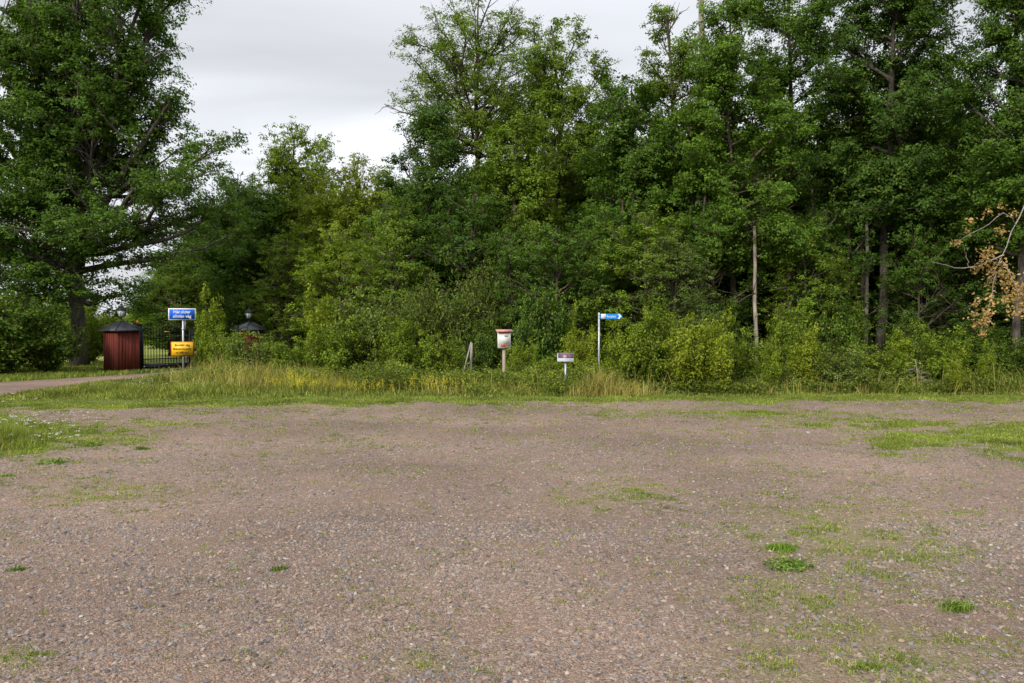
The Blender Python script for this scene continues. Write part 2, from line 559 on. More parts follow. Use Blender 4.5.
def gen_tree(seed, H, r0, prof, base, nl=34, leaves=30000, leaf=0.13, spread=0.2, subs=9, elev=(16, 64), flat=0.75,
             aspect=0.62, up=0.7, lean=(0, 0), fork=None, thin=0.0, droop=0.0, extra=None, trunk_top=0.97, k=8, leader=1.0, sublen=0.34):
    """prof: list of (height fraction, radius m). Returns trunk MB, crown MB"""
    rng = np.random.default_rng(seed)
    leaves = int(leaves * 1.9)
    leaf *= 0.71
    T = MB()
    Lf = MB()
    pz = np.array([p[0] for p in prof])
    pr = np.array([p[1] for p in prof])
    n = 16
    ts = np.linspace(0, 1, n)
    wob = np.cumsum(rng.normal(0, 0.06, (n, 2)), axis=0) * (H / 15)
    wob -= wob[0]
    trunk = np.stack([wob[:, 0] + lean[0] * ts ** 1.3, wob[:, 1] + lean[1] * ts ** 1.3, ts * H * trunk_top], 1)
    rad = r0 * (1 - ts) ** 0.75 * 0.92 + 0.02
    rad[0] *= 1.35
    T.tube(trunk, rad, k)

    def at(z):
        f = np.clip(z / (H * trunk_top), 0, 1) * (n - 1)
        i = min(int(f), n - 2)
        return trunk[i] + (trunk[i + 1] - trunk[i]) * (f - i), rad[i]
    anchors = []
    wts = []
    az = rng.uniform(0, 6.28)
    limbs = []
    for i in range(nl):
        f = (i + rng.uniform(0, 0.9)) / nl
        az += 2.4 + rng.normal(0, 0.35)
        el = R(elev[0] + (elev[1] - elev[0]) * f ** 1.2 + rng.normal(0, 7))
        zt = base + (0.99 - base) * f
        rr = np.interp(zt, pz, pr) * rng.uniform(0.72, 1.1)
        if rr < 0.15:
            continue
        za = max(base * 0.8 * H, zt * H - rr * math.tan(el) * 0.8)
        za = min(za, H * 0.93)
        limbs.append((za, az, rr, zt * H))
    if extra:
        limbs += [(e[0], e[1], e[2], e[3]) for e in extra]
    for (za, a, rr, zt) in limbs:
        p0, tr = at(za)
        m = 7
        s = np.linspace(0, 1, m)
        d = np.array([math.cos(a), math.sin(a), 0])
        sd = np.array([-d[1], d[0], 0])
        bow = rng.uniform(0.25, 0.9)
        zz = (zt - za) * s ** (1 + bow * 0.3) - droop * rr * s ** 3
        wb = np.cumsum(rng.normal(0, 0.05, m)) * rr
        wz = np.cumsum(rng.normal(0, 0.03, m)) * rr
        pts = p0[None, :] + d[None, :] * (s * rr)[:, None] + sd[None, :] * wb[:, None]
        pts[:, 2] += zz + wz
        pts[0] = p0
        lr = min(tr * 0.55, 0.025 + 0.017 * rr) * (1 - s) ** 0.8 + 0.012
        T.tube(pts, lr, 5, cap=False)
        L = np.linalg.norm(np.diff(pts, axis=0), axis=1).sum()
        ns = max(3, int(subs * min(1.4, L / 3.0) + 1))
        for j in range(ns):
            t = 0.12 + 0.88 * (j + rng.uniform(0, 1)) / ns
            fi = t * (m - 1)
            ii = min(int(fi), m - 2)
            q0 = pts[ii] + (pts[ii + 1] - pts[ii]) * (fi - ii)
            dd = unit(pts[ii + 1] - pts[ii])
            side = 1 if j % 2 else -1
            ang = side * R(rng.uniform(25, 80))
            ca, sa = math.cos(ang), math.sin(ang)
            nd = np.array([dd[0] * ca - dd[1] * sa, dd[0] * sa + dd[1] * ca, dd[2] * 0.5 + rng.normal(0.18, 0.42) - droop * 0.3])
            nd = unit(nd)
            sl = (sublen * L * (1.15 - t) + 0.45) * rng.uniform(0.7, 1.25)
            ss = np.linspace(0, 1, 4)
            sp = q0[None, :] + nd[None, :] * (ss * sl)[:, None] + np.cumsum(rng.normal(0, 0.05, (4, 3)), axis=0) * sl
            sp[0] = q0
            T.tube(sp, 0.016 * (1 - ss) + 0.006, 3, cap=False)
            na = max(2, int(sl / 0.16))
            tt = rng.uniform(0.2, 1.05, na)
            for q in tt:
                fq = min(q, 0.999) * 3
                iq = int(fq)
                anchors.append(sp[iq] + (sp[iq + 1] - sp[iq]) * (fq - iq))
                wts.append(1.0)
        for q in np.linspace(0.65, 1.0, 4):
            anchors.append(pts[min(int(q * (m - 1)), m - 1)])
            wts.append(1.2)
    for z in np.linspace(max(base, 0.75) * H, H * trunk_top, int(12 * leader)):
        anchors.append(at(z)[0] + rng.normal(0, 0.1, 3))
        wts.append(1.0)
    A = np.array(anchors)
    W = np.array(wts)
    if thin > 0:
        nzv = vnoise(A[:, 0] * 0.9 + A[:, 2] * 0.35 + seed, A[:, 2] * 0.9 + A[:, 1] * 0.8, seed)
        keep = nzv > thin
        A = A[keep]
        W = W[keep]
    W = W * rng.uniform(0.1, 1.0, len(W)) ** 1.6
    per = 20
    ns_ = leaves // per
    idx = rng.choice(len(A), ns_, p=W / W.sum())
    sc_ = A[idx] + rng.normal(0, 1, (ns_, 3)) * np.array([spread, spread, spread * flat])
    ax = np.stack([sc_[:, 0], sc_[:, 1], np.zeros(ns_)], 1)
    ax /= np.linalg.norm(ax, axis=1)[:, None] + 1e-6
    sn = np.array([[0, 0, up]]) + ax * 0.5 + rng.normal(0, 0.30, (ns_, 3))
    cnt = np.maximum(3, (per * rng.uniform(0.4, 1.6, ns_)).astype(int))
    rep_ = np.repeat(np.arange(ns_), cnt)
    leaves = len(rep_)
    sg = leaf * 0.95 * (cnt / per) ** 0.4
    off = rng.normal(0, 1, (leaves, 3)) * sg[rep_][:, None] * np.array([1, 1, 0.62])
    c = sc_[rep_] + off
    nrm = sn[rep_] + off / (sg[rep_][:, None] * 3.2) + rng.normal(0, 0.28, (leaves, 3))
    leaf_cloud(Lf, c, nrm, leaf * rng.uniform(0.6, 1.35, leaves), rng, aspect)
    return T, Lf


def tree_obj(name, label, loc, T, Lf, bark, col, rz=0.0, group=None, cat='tree', leafm='leaf', sc=1.0):
    o = thing(name, label, cat, loc, rz, group)
    o.scale = (sc, sc, sc)
    T.build('trunk', M[bark], o, smooth=True)
    c = Lf.build('crown', M[leafm], o)
    c.color = (*col, 1)
    return o


def copy_tree(src, label, loc, rz, sc=(1, 1, 1), col=None, group=None, name=None):
    r = src.copy()
    if name:
        r.name = name
    C.objects.link(r)
    r.location = loc
    r.rotation_euler = (0, 0, rz)
    r.scale = sc
    r['label'] = label
    if group:
        r['group'] = group
    elif 'group' in r:
        del r['group']
    for ch in [c for c in src.children]:
        c = ch.copy()
        C.objects.link(c)
        c.parent = r
        if col is not None and ch.name.split('.')[0] in ('crown', 'foliage'):
            c.color = (*col, 1)
    return r


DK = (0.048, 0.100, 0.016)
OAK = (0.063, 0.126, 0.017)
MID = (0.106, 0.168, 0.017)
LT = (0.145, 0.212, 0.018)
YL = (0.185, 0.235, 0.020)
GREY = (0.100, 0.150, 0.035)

# ---- big oak on the left
def merge(dst, src, off):
    for v in src.v:
        v += np.array(off)
    base_n = dst.n
    dst.v += src.v
    dst.q += [q_ + base_n for q_ in src.q]
    dst.t += [t_ + base_n for t_ in src.t]
    dst.n += src.n


d = 33
T, Lf = gen_tree(3, 15.0, 0.31, [(0.15, 5.5), (0.30, 6.6), (0.5, 6.6), (0.6, 3.2), (1.0, 1.2)], 0.24, nl=26, leaves=46000,
                 leaf=0.17, spread=0.26, subs=14, elev=(14, 48), thin=0.36, k=12,
                 extra=[(3.9, R(180), 5.4, 5.2), (4.6, R(-8), 6.9, 6.6), (4.4, R(205), 4.5, 5.6), (5.5, R(5), 6.6, 8.4), (4.3, R(170), 4.0, 4.7), (5.0, R(-25), 6.9, 8.0), (5.2, R(-14), 7.0, 9.0), (5.0, R(12), 6.8, 7.4),
                        (4.2, R(-100), 4.0, 5.4), (5.0, R(230), 5.5, 6.5), (3.4, R(-70), 2.6, 3.0), (3.2, R(-120), 2.8, 2.8), (3.6, R(-95), 3.4, 3.6)])
for (sd, lx, ly, hh_, z0_, nlv) in ((301, -4.2, -0.6, 11.0, 5.0, 15000), (302, -1.6, 1.4, 13.0, 5.6, 17000), (303, 1.0, -1.2, 13.4, 5.4, 17000), (304, 4.3, 0.3, 12.6, 5.0, 17000),
                                (305, 4.6, -0.6, 7.4, 4.2, 14000), (307, 3.6, -1.6, 11.0, 5.0, 13000), (308, -5.0, 0.2, 7.6, 4.4, 12000), (306, -3.4, 0.8, 12.6, 5.6, 12000)):
    T2, L2 = gen_tree(sd, hh_, 0.19, [(0.15, 1.6), (0.35, 2.4), (0.6, 2.7), (0.85, 2.0), (1.0, 0.7)], 0.22, nl=20, leaves=int(nlv * 0.75), leaf=0.17, spread=0.25, subs=9,
                      elev=(20, 66), thin=0.47, lean=(lx, ly), k=8)
    merge(T, T2, (0, 0, z0_))
    merge(Lf, L2, (0, 0, z0_))
tree_obj('oak_tree', 'big spreading oak with thick dark trunk standing beside the red gate pillar', (PX(79, d), d, 0), T, Lf, 'bark_oak', OAK)

# ---- trees of the wood edge, left to right:  px, d, top row, label, colour, maker args
def edge_tree(name, label, px, d, top, prof_px, base_py, seed, col, bark='bark', r0=0.13, sc_leaves=30000, **kw):
    H = PZ(top, d)
    prof = []
    for (py, w) in prof_px:
        prof.append((min(1.0, max(0.0, PZ(py, d) / H)), w / FP * d))
    prof.sort()
    base = max(0.05, PZ(base_py, d) / H)
    T, Lf = gen_tree(seed, H, r0, prof, base, leaves=sc_leaves, **kw)
    return tree_obj(name, label, (PX(px, d), d, 0), T, Lf, bark, col)


tB = edge_tree('broadleaf_tree', 'light green tree with narrow pointed top, left of the sky gap', 300, 44, 124,
               [(122, 4), (135, 22), (160, 34), (200, 42), (250, 52), (330, 45)], 320, 111, LT, sc_leaves=42000, leaf=0.16, spread=0.28, thin=0.05, r0=0.16, nl=46)
tC = edge_tree('broadleaf_tree', 'low rounded yellowish green tree under the brightest part of the sky', 358, 41, 158,
               [(156, 10), (175, 34), (210, 48), (260, 52), (330, 40)], 325, 12, YL, sc_leaves=32000, leaf=0.15, spread=0.25, thin=0.15)
tB2 = edge_tree('broadleaf_tree', 'dark green tree directly behind the far gate pillar', 232, 47, 168,
                [(166, 6), (185, 26), (220, 44), (280, 52), (330, 45)], 322, 13, DK, sc_leaves=30000, leaf=0.16, spread=0.25, thin=0.15)
tE = edge_tree('broadleaf_tree', 'dense dark green rounded tree in front of the tall airy ash', 430, 30, 112,
               [(110, 8), (130, 28), (170, 44), (230, 52), (290, 50), (340, 40)], 330, 14, DK, sc_leaves=42000, leaf=0.125, spread=0.2, thin=0.1)
tD = edge_tree('ash_tree', 'tall airy ash with open crown, its stem and branches showing against the sky', 476, 34, -14,
               [(-14, 26), (10, 52), (60, 84), (110, 84), (150, 40), (170, 22), (200, 30)], 150, 15, MID, 'bark', 0.17, 30000, leaf=0.145, spread=0.24,
               thin=0.33, aspect=0.42, nl=34, elev=(18, 64), droop=0.12)
tF0 = edge_tree('broadleaf_tree', 'bright green tree between the dense dark tree and the wood behind the white box', 515, 29, 120,
                [(118, 8), (140, 28), (190, 46), (250, 50), (320, 40)], 325, 16, MID, sc_leaves=36000, leaf=0.125, thin=0.1)
tF = edge_tree('broadleaf_tree', 'tall olive green tree just right of the airy ash', 566, 32, 22,
               [(20, 14), (45, 42), (90, 58), (150, 60), (220, 60), (280, 45)], 290, 17, MID, sc_leaves=44000, leaf=0.13, thin=0.22, r0=0.16)
tG = edge_tree('broadleaf_tree', 'leafy tree filling the dip of the skyline above the blue arrow sign', 627, 28, 76,
               [(74, 8), (100, 34), (160, 50), (220, 54), (280, 46)], 285, 18, OAK, sc_leaves=40000, leaf=0.12, thin=0.15)
tH = edge_tree('broadleaf_tree', 'slim tree with loose feathery top left of the bare dead stem', 668, 30, 4,
               [(2, 5), (20, 18), (60, 30), (120, 42), (200, 46), (260, 40)], 275, 19, MID, sc_leaves=30000, leaf=0.12, thin=0.3)
tJ = edge_tree('broadleaf_tree', 'fresh green tree in front of the bare dead stem', 732, 27, 2,
               [(0, 6), (25, 22), (80, 44), (150, 58), (210, 60), (255, 48)], 262, 20, (0.080, 0.150, 0.018), sc_leaves=48000, leaf=0.125, thin=0.2, extra=[(4.4, R(-62), 2.5, 4.4), (4.9, R(-72), 2.6, 5.2), (5.5, R(-66), 2.6, 6.0), (4.6, R(-45), 2.4, 4.8), (5.0, R(-85), 2.2, 4.6)])
tK = edge_tree('broadleaf_tree', 'tall tree leaving the picture between the fresh green tree and the broad oak', 793, 30, -50,
               [(-50, 20), (-10, 40), (50, 50), (130, 55), (210, 55), (270, 40)], 265, 21, OAK, sc_leaves=44000, leaf=0.13, thin=0.25)
tL = edge_tree('oak_tree', 'broad dark oak on a straight thick trunk in the right half of the wood', 881, 27.5, -62,
               [(-62, 30), (-20, 50), (20, 58), (60, 62), (110, 74), (150, 88), (195, 80)], 190, 22, DK, 'bark_oak', 0.17, 68000, leaf=0.135, thin=0.18, extra=[(5.0, R(-105), 2.4, 5.2), (5.4, R(-120), 2.5, 5.8), (6.0, R(-100), 2.4, 6.6), (5.2, R(-60), 2.3, 5.4)],
               nl=44, subs=11, spread=0.22)
tL2 = edge_tree('broadleaf_tree', 'slender tree just left of the thick oak trunk', 858, 29.5, 60,
                [(60, 10), (100, 34), (150, 42), (205, 34)], 205, 23, MID, 'bark', 0.085, 22000, leaf=0.12, thin=0.1)
tM = edge_tree('oak_tree', 'oak at the right edge with a dead brown leaved branch hanging low', 1018, 25, -40,
               [(-40, 24), (0, 34), (50, 44), (110, 62), (180, 70), (230, 55)], 240, 24, OAK, 'bark_oak', 0.12, 56000, leaf=0.125, thin=0.27, nl=40, subs=10)
tM2 = edge_tree('broadleaf_tree', 'green tree filling the gap between the broad dark oak and the right edge oak', 955, 31, 70,
                [(68, 8), (95, 30), (140, 52), (220, 60), (280, 45)], 275, 25, OAK, sc_leaves=38000, leaf=0.13, thin=0.2)

# bare dead stem above the crowns
mb = MB()
d = 32
H = PZ(-40, d)
rng = np.random.default_rng(5)
z = np.linspace(0, H, 14)
mb.tube(np.stack([np.cumsum(rng.normal(0, 0.03, 14)), np.cumsum(rng.normal(0, 0.03, 14)), z], 1), 0.20 - 0.10 * z / H, 8)
for (zz, a, ln) in ((H - 1.2, 150, 0.9), (H - 1.5, 20, 0.7), (H - 0.4, 190, 0.8), (H - 2.6, 330, 0.3), (H - 0.2, 60, 0.6), (9.5, 200, 0.5), (8.0, 20, 0.6)):
    a = R(a)
    s = np.linspace(0, 1, 4)
    mb.tube(np.stack([math.cos(a) * s * ln, math.sin(a) * s * ln, zz + 0.3 * s ** 2], 1), 0.045 * (1 - s) + 0.01, 5)
tag(mb.build('dead_tree', M['bark_pale'], None, True, (PX(700, d), d, 0)), 'bare dead grey stem poking above the crowns into the sky', 'tree')

# pale snag and thin pale stems in the dark wood
def stem(label, px, d, top, r, seed, mat='bark_pale', lean=0.0, name='dead_tree', group=None):
    mb = MB()
    rg = np.random.default_rng(seed)
    H = PZ(top, d)
    z = np.linspace(0, H, 9)
    mb.tube(np.stack([np.cumsum(rg.normal(0, 0.018, 9)) + lean * z / H, np.cumsum(rg.normal(0, 0.02, 9)), z], 1), r * (1 - 0.35 * z / H), 8)
    for i in range(4):
        a = rg.uniform(0, 6.28)
        zz = rg.uniform(0.45, 0.95) * H
        ln = rg.uniform(0.1, 0.45)
        s = np.linspace(0, 1, 3)
        mb.tube(np.stack([lean * zz / H + math.cos(a) * s * ln, math.sin(a) * s * ln, zz + 0.15 * s], 1), r * 0.22 * (1 - s) + 0.006, 4)
    return tag(mb.build(name, M[mat], None, True, (PX(px, d), d, 0)), label, 'tree', group)


stem('pale broken birch stem standing clear at the wood edge', 757, 25.2, 226, 0.074, 61, 'birch')
stem('slim pale stem running up into the leaves just left of the thick oak trunk', 866, 26.8, 215, 0.078, 71, 'bark_pale')
stem('thin pale stem deep in the wood between the broken birch and the oak trunk', 815, 29, 190, 0.06, 62)
stem('leaning brown stem above the big yellow speckled shrub', 699, 28.2, 110, 0.12, 63, 'bark', -0.5)
stem('slim grey stem leaning at the left of the leaning brown stem', 689, 26.5, 160, 0.05, 64, 'bark', 0.6)
stem('short dark stem between the pale slender stem and the broken birch stem', 850, 29, 200, 0.07, 65, 'bark')
stem('dark stem right of the thick oak trunk', 898, 31, 180, 0.09, 66, 'bark_oak')
stem('left one of two dark stems behind the brown leaved branch', 986, 30, 180, 0.12, 67, 'bark_oak')
stem('right one of two dark stems behind the brown leaved branch', 1008, 29, 180, 0.11, 68, 'bark_oak')
stem('slim stem behind the blue arrow sign', 621, 27, 200, 0.05, 69, 'bark')
stem('thin pale upright stem right of the blue arrow sign', 594, 30, 230, 0.05, 70, 'bark_pale')

# dead branch with withered leaves on the right edge oak
rng = np.random.default_rng(77)
d = 21.5
br = MB()
Ll = MB()
ox, oy = PX(1018, 25), 25.0


def pt(px, py, dd=0.0):
    return np.array([PX(px, d + dd) - ox, d + dd - oy, PZ(py, d + dd)])


def twig(ps, r):
    a = np.array(ps)
    s = np.linspace(0, 1, 10)
    k = np.linspace(0, 1, len(a))
    p = np.stack([np.interp(s, k, a[:, i]) for i in range(3)], 1) + rng.normal(0, 0.02, (10, 3))
    p[0] = a[0]
    br.tube(p, r * (1 - s * 0.75), 5)
    return p


main = twig([np.array([0, 0, PZ(165, 25)]), pt(1032, 190, 1.5), pt(1014, 225, .4), pt(1002, 255), pt(990, 280)], 0.026)
t2 = twig([pt(1002, 255), pt(980, 266), pt(955, 268), pt(932, 262)], 0.02)
t3 = twig([pt(1014, 225, .4), pt(1000, 212), pt(985, 228), pt(962, 238), pt(955, 245)], 0.014)
t4 = twig([pt(1002, 262), pt(1015, 285), pt(1026, 300)], 0.018)
t5 = twig([pt(996, 272), pt(990, 300), pt(984, 332)], 0.012)
t6 = twig([pt(968, 267), pt(966, 255), pt(962, 245)], 0.010)
cl = []
for (px, py, n, s) in ((956, 243, 14, .10), (969, 222, 12, .10), (968, 232, 8, .07), (985, 213, 10, .1), (1000, 232, 14, .13), (988, 253, 26, .16), (976, 269, 16, .12),
                       (984, 260, 26, .16), (994, 270, 34, .2), (1005, 278, 34, .2), (1012, 290, 38, .22), (1020, 300, 40, .22), (1018, 312, 30, .2), (1006, 300, 16, .12),
                       (976, 303, 12, .1), (973, 315, 16, .12), (975, 325, 12, .1), (990, 298, 20, .13), (988, 312, 26, .13), (984, 324, 26, .13), (983, 334, 12, .08),
                       (1000, 262, 14, .15), (990, 282, 14, .12), (1012, 214, 10, .1), (1000, 206, 8, .1), (1024, 290, 30, .2), (1032, 275, 30, .25), (1040, 300, 30, .25)):
    c0 = pt(px, py, rng.normal(0, 0.12))
    cl.append(c0 + rng.normal(0, 1, (int(n * 2.5), 3)) * s * 0.66)
cl = np.vstack(cl)
leaf_cloud(Ll, cl, rng.normal(0, 1, (len(cl), 3)), rng.uniform(0.06, 0.115, len(cl)), rng, 0.6)
b = br.build('dead_branch', M['wood_grey'], tM, True)
b['label'] = 'dead grey branch hung with withered brown leaves'
b = Ll.build('withered_leaves', M['dead_leaf'], b)
b.color = (0.42, 0.285, 0.115, 1)
b['label'] = 'withered brown oak leaves'

# ------------------------------------------------------------------ trees of the deep wood (copies)
backs = []
gB = 'trees deep in the dark wood'
for i, (sd, prof) in enumerate((
        (41, [(0.1, 2.0), (0.3, 2.9), (0.6, 2.8), (0.85, 1.8), (1.0, 0.5)]),
        (42, [(0.1, 1.6), (0.4, 2.6), (0.7, 2.6), (0.9, 1.6), (1.0, 0.4)]),
        (43, [(0.15, 2.4), (0.35, 3.2), (0.6, 3.0), (0.85, 2.2), (1.0, 0.8)]))):
    T, Lf = gen_tree(sd, 12.0, 0.14, prof, (0.06, 0.10, 0.16)[i], leaves=26000, leaf=0.20, spread=0.30, subs=9, thin=0.05, nl=34)
    backs.append((T, Lf))
rows = []
rg = random.Random(9)
for (dd, x0, x1, stp) in ((36.5, -4.5, 27, 3.3), (41.5, -13.5, 31, 3.8), (47.5, -20, 36, 4.1), (55, -23, 42, 4.6), (64, -28, 48, 5.2), (76, -34, 58, 6)):
    x = x0
    while x < x1:
        rows.append((x + rg.uniform(-1, 1), dd + rg.uniform(-1.6, 1.6)))
        x += stp
srcs = []
for i, (x, y) in enumerate(rows):
    px = x / y * FP + 512
    lim = np.interp(px, [150, 200, 260, 330, 390, 430, 560, 620, 660, 730, 1100], [290, 200, 178, 178, 182, 165, 130, 125, 120, 120, 120])
    Hm = min(15.5, PZ(lim + rg.uniform(2, 26), y))
    s = Hm / 12.0
    col = rg.choice([DK, OAK, MID, (0.044, 0.095, 0.022), LT if px < 450 else OAK])
    k = i % 3
    lab = 'one of the many trees packed in the dark wood behind the front row'
    rz = rg.uniform(0, 6.28)
    if len(srcs) < 3:
        T, Lf = backs[k]
        o = tree_obj('woodland_tree', lab, (x, y, 0), T, Lf, 'bark', col, rz, gB)
        o.scale = (s * 1.05, s * 1.05, s)
        srcs.append(o)
    else:
        w = max(0.9, s * rg.uniform(0.95, 1.2))
        copy_tree(srcs[k], lab, (x, y, 0), rz, (w, w, s), col, gB)

# ------------------------------------------------------------------ young trees between the stems
yT = gen_tree(51, 6.0, 0.05, [(0.1, 1.2), (0.35, 1.6), (0.6, 1.4), (0.85, 0.9), (1.0, 0.3)], 0.10, nl=30, leaves=11000, leaf=0.10, spread=0.20, subs=8, thin=0.15)
yT2 = gen_tree(52, 6.0, 0.05, [(0.1, 0.9), (0.35, 1.5), (0.6, 1.7), (0.85, 1.1), (1.0, 0.3)], 0.22, nl=26, leaves=9000, leaf=0.10, spread=0.18, subs=8, thin=0.3)
ysrc = []
gY = 'young trees under the front row of the wood'
for i, (px, d, top, wd, col, lab) in enumerate((
        (392, 27.0, 205, 1.1, MID, 'young tree left of the dense dark rounded tree'),
        (470, 27.5, 190, 1.1, DK, 'young dark tree rising above the broad willow bush'),
        (508, 26.0, 235, 1.0, OAK, 'young tree behind the white box on its post'),
        (556, 25.5, 225, 1.1, OAK, 'young tree above the dark glossy shrub'),
        (600, 26.5, 215, 1.1, OAK, 'young tree behind the blue arrow sign'),
        (646, 25.0, 208, 1.15, MID, 'young tree above the large shrub right of the blue arrow sign'),
        (674, 24.0, 240, 1.0, GREY, 'young grey green tree left of the leaning brown stem'),
        (712, 26.0, 205, 0.9, OAK, 'young tree between the leaning brown stem and the broken birch stem'),
        (806, 25.6, 225, 0.95, MID, 'young tree right of the broken birch stem'),
        (828, 26.6, 205, 1.0, DK, 'young dark tree left of the pale slender stem'),
        (838, 25.6, 262, 0.7, MID, 'small young tree with low leaves by the pale slender stem'),
        (918, 25.6, 228, 0.8, OAK, 'young tree right of the thick oak trunk'),
        (940, 27.5, 200, 1.2, DK, 'young dark tree behind the brown leaved branch'),
        (975, 28.5, 190, 1.1, DK, 'young dark tree behind the middle of the brown leaved branch'),
        (1022, 26.5, 215, 1.2, OAK, 'young tree at the right edge behind the dead branch'),
        (340, 30.0, 225, 1.1, LT, 'young light green tree above the thicket'),
        (290, 37.0, 235, 1.1, MID, 'young tree standing back to the right of the far gate pillar'),
        (182, 42.0, 250, 1.0, MID, 'young tree behind the gate beyond the blue sign'),
        (1090, 26.0, 200, 1.3, OAK, 'young tree outside the right edge'))):
    Hy = PZ(top, d)
    k = i % 2
    if i < 2:
        o = tree_obj('young_tree', lab, (PX(px, d), d, 0), *((yT, yT2)[k]), 'bark', col, i * 1.3, gY)
        ysrc.append(o)
    else:
        o = copy_tree(ysrc[k], lab, (PX(px, d), d, 0), i * 1.7, (1, 1, 1), col, gY)
    o.scale = (wd * Hy / 6 * 1.0 + 0.1, wd * Hy / 6 * 1.0 + 0.1, Hy / 6)

# ------------------------------------------------------------------ shrubs
def gen_shrub(seed, n_st=16, leaves=9000, leaf=0.07, spread=0.10, shape='round', aspect=0.6):
    """unit shrub: 1 m high, about 1 m across"""
    rng = np.random.default_rng(seed)
    T = MB()
    A = []
    for i in range(n_st):
        a = rng.uniform(0, 6.28)
        if shape == 'round':
            rr = 0.5 * rng.uniform(0.1, 1) ** 0.6
            h = math.sqrt(max(0.05, 1 - (rr / 0.60) ** 2)) * rng.uniform(0.5, 1.12)
        else:
            rr = 0.5 * rng.uniform(0.05, 1)
            h = rng.uniform(0.35, 1.12)
        s = np.linspace(0, 1, 6)
        p = np.stack([math.cos(a) * rr * s ** 0.9, math.sin(a) * rr * s ** 0.9, h * s ** 0.85], 1) + np.cumsum(rng.normal(0, 0.014, (6, 3)), axis=0)
        p[:, 2] = np.maximum(p[:, 2], 0)
        p[0] *= 0.2
        T.tube(p, 0.008 * (1 - s) + 0.0025, 4, cap=False)
        for j in range(8):
            t = rng.uniform(0.12, 1.0)
            fi = t * 5
            ii = min(int(fi), 4)
            q = p[ii] + (p[ii + 1] - p[ii]) * (fi - ii)
            aa = rng.uniform(0, 6.28)
            nd = unit(np.array([math.cos(aa), math.sin(aa), rng.uniform(0.0, 0.9)]))
            sl = rng.uniform(0.08, 0.22)
            e = q + nd * sl
            T.tube(np.array([q, (q + e) / 2 + [0, 0, 0.01], e]), [0.003, 0.0025, 0.0015], 3, cap=False)
            for w in np.linspace(0.3, 1, 4):
                A.append(q + (e - q) * w)
        for w in np.linspace(0.5, 1, 5):
            A.append(p[int(w * 5)])
    A = np.array(A)
    A = A[A[:, 2] > 0.03]
    W = rng.uniform(0.2, 1.8, len(A))
    ns_ = leaves // 11
    idx = rng.choice(len(A), ns_, p=W / W.sum())
    sc_ = A[idx] + rng.normal(0, 1, (ns_, 3)) * np.array([spread, spread, spread * 0.7]) * 0.42
    rep_ = np.repeat(np.arange(ns_), 11)
    leaves = len(rep_)
    off = rng.normal(0, 1, (leaves, 3)) * leaf * 0.75
    c = sc_[rep_] + off
    c[:, 2] = np.maximum(c[:, 2], 0.02)
    nrm = np.array([[0, 0, 0.7]]) + c * np.array([[0.9, 0.9, 0.2]]) + (rng.normal(0, 0.35, (ns_, 3)))[rep_] + off / (leaf * 2.5) + rng.normal(0, 0.3, (leaves, 3))
    Lf = MB()
    leaf_cloud(Lf, c, nrm, leaf * rng.uniform(0.6, 1.4, leaves), rng, aspect)
    return T, Lf


protos = {}
for k, a in {'dense': dict(seed=1, n_st=34, leaves=20000, leaf=0.034, spread=0.11),
             'loose': dict(seed=2, n_st=22, leaves=11000, leaf=0.038, spread=0.12),
             'upright': dict(seed=3, n_st=20, leaves=7500, leaf=0.038, spread=0.10, shape='up'),
             'willow': dict(seed=4, n_st=36, leaves=16000, leaf=0.040, spread=0.10, aspect=0.3)}.items():
    protos[k] = gen_shrub(**a)
shrub_src = {}
gS = 'shrubs along the foot of the wood'


def shrub(kind, px, d, top, wpx, col, label, name='shrub', group=gS):
    if 640 <= px < 1100 and d < 23:
        d -= 0.7
    h = PZ(top, d)
    w = wpx / FP * d
    loc = (PX(px, d), d, 0)
    rz = random.Random(px * 7 + int(d * 10)).uniform(0, 6.28)
    if kind not in shrub_src:
        T, Lf = protos[kind]
        o = thing(name, label, 'shrub', loc, rz, group)
        T.build('stems', M['bark'], o)
        c = Lf.build('foliage', M['leaf_shrub'], o)
        c.color = (*col, 1)
        shrub_src[kind] = o
    else:
        o = copy_tree(shrub_src[kind], label, loc, rz, (1, 1, 1), col, group, name)
    o.scale = (w, w * 0.9, h)
    return o


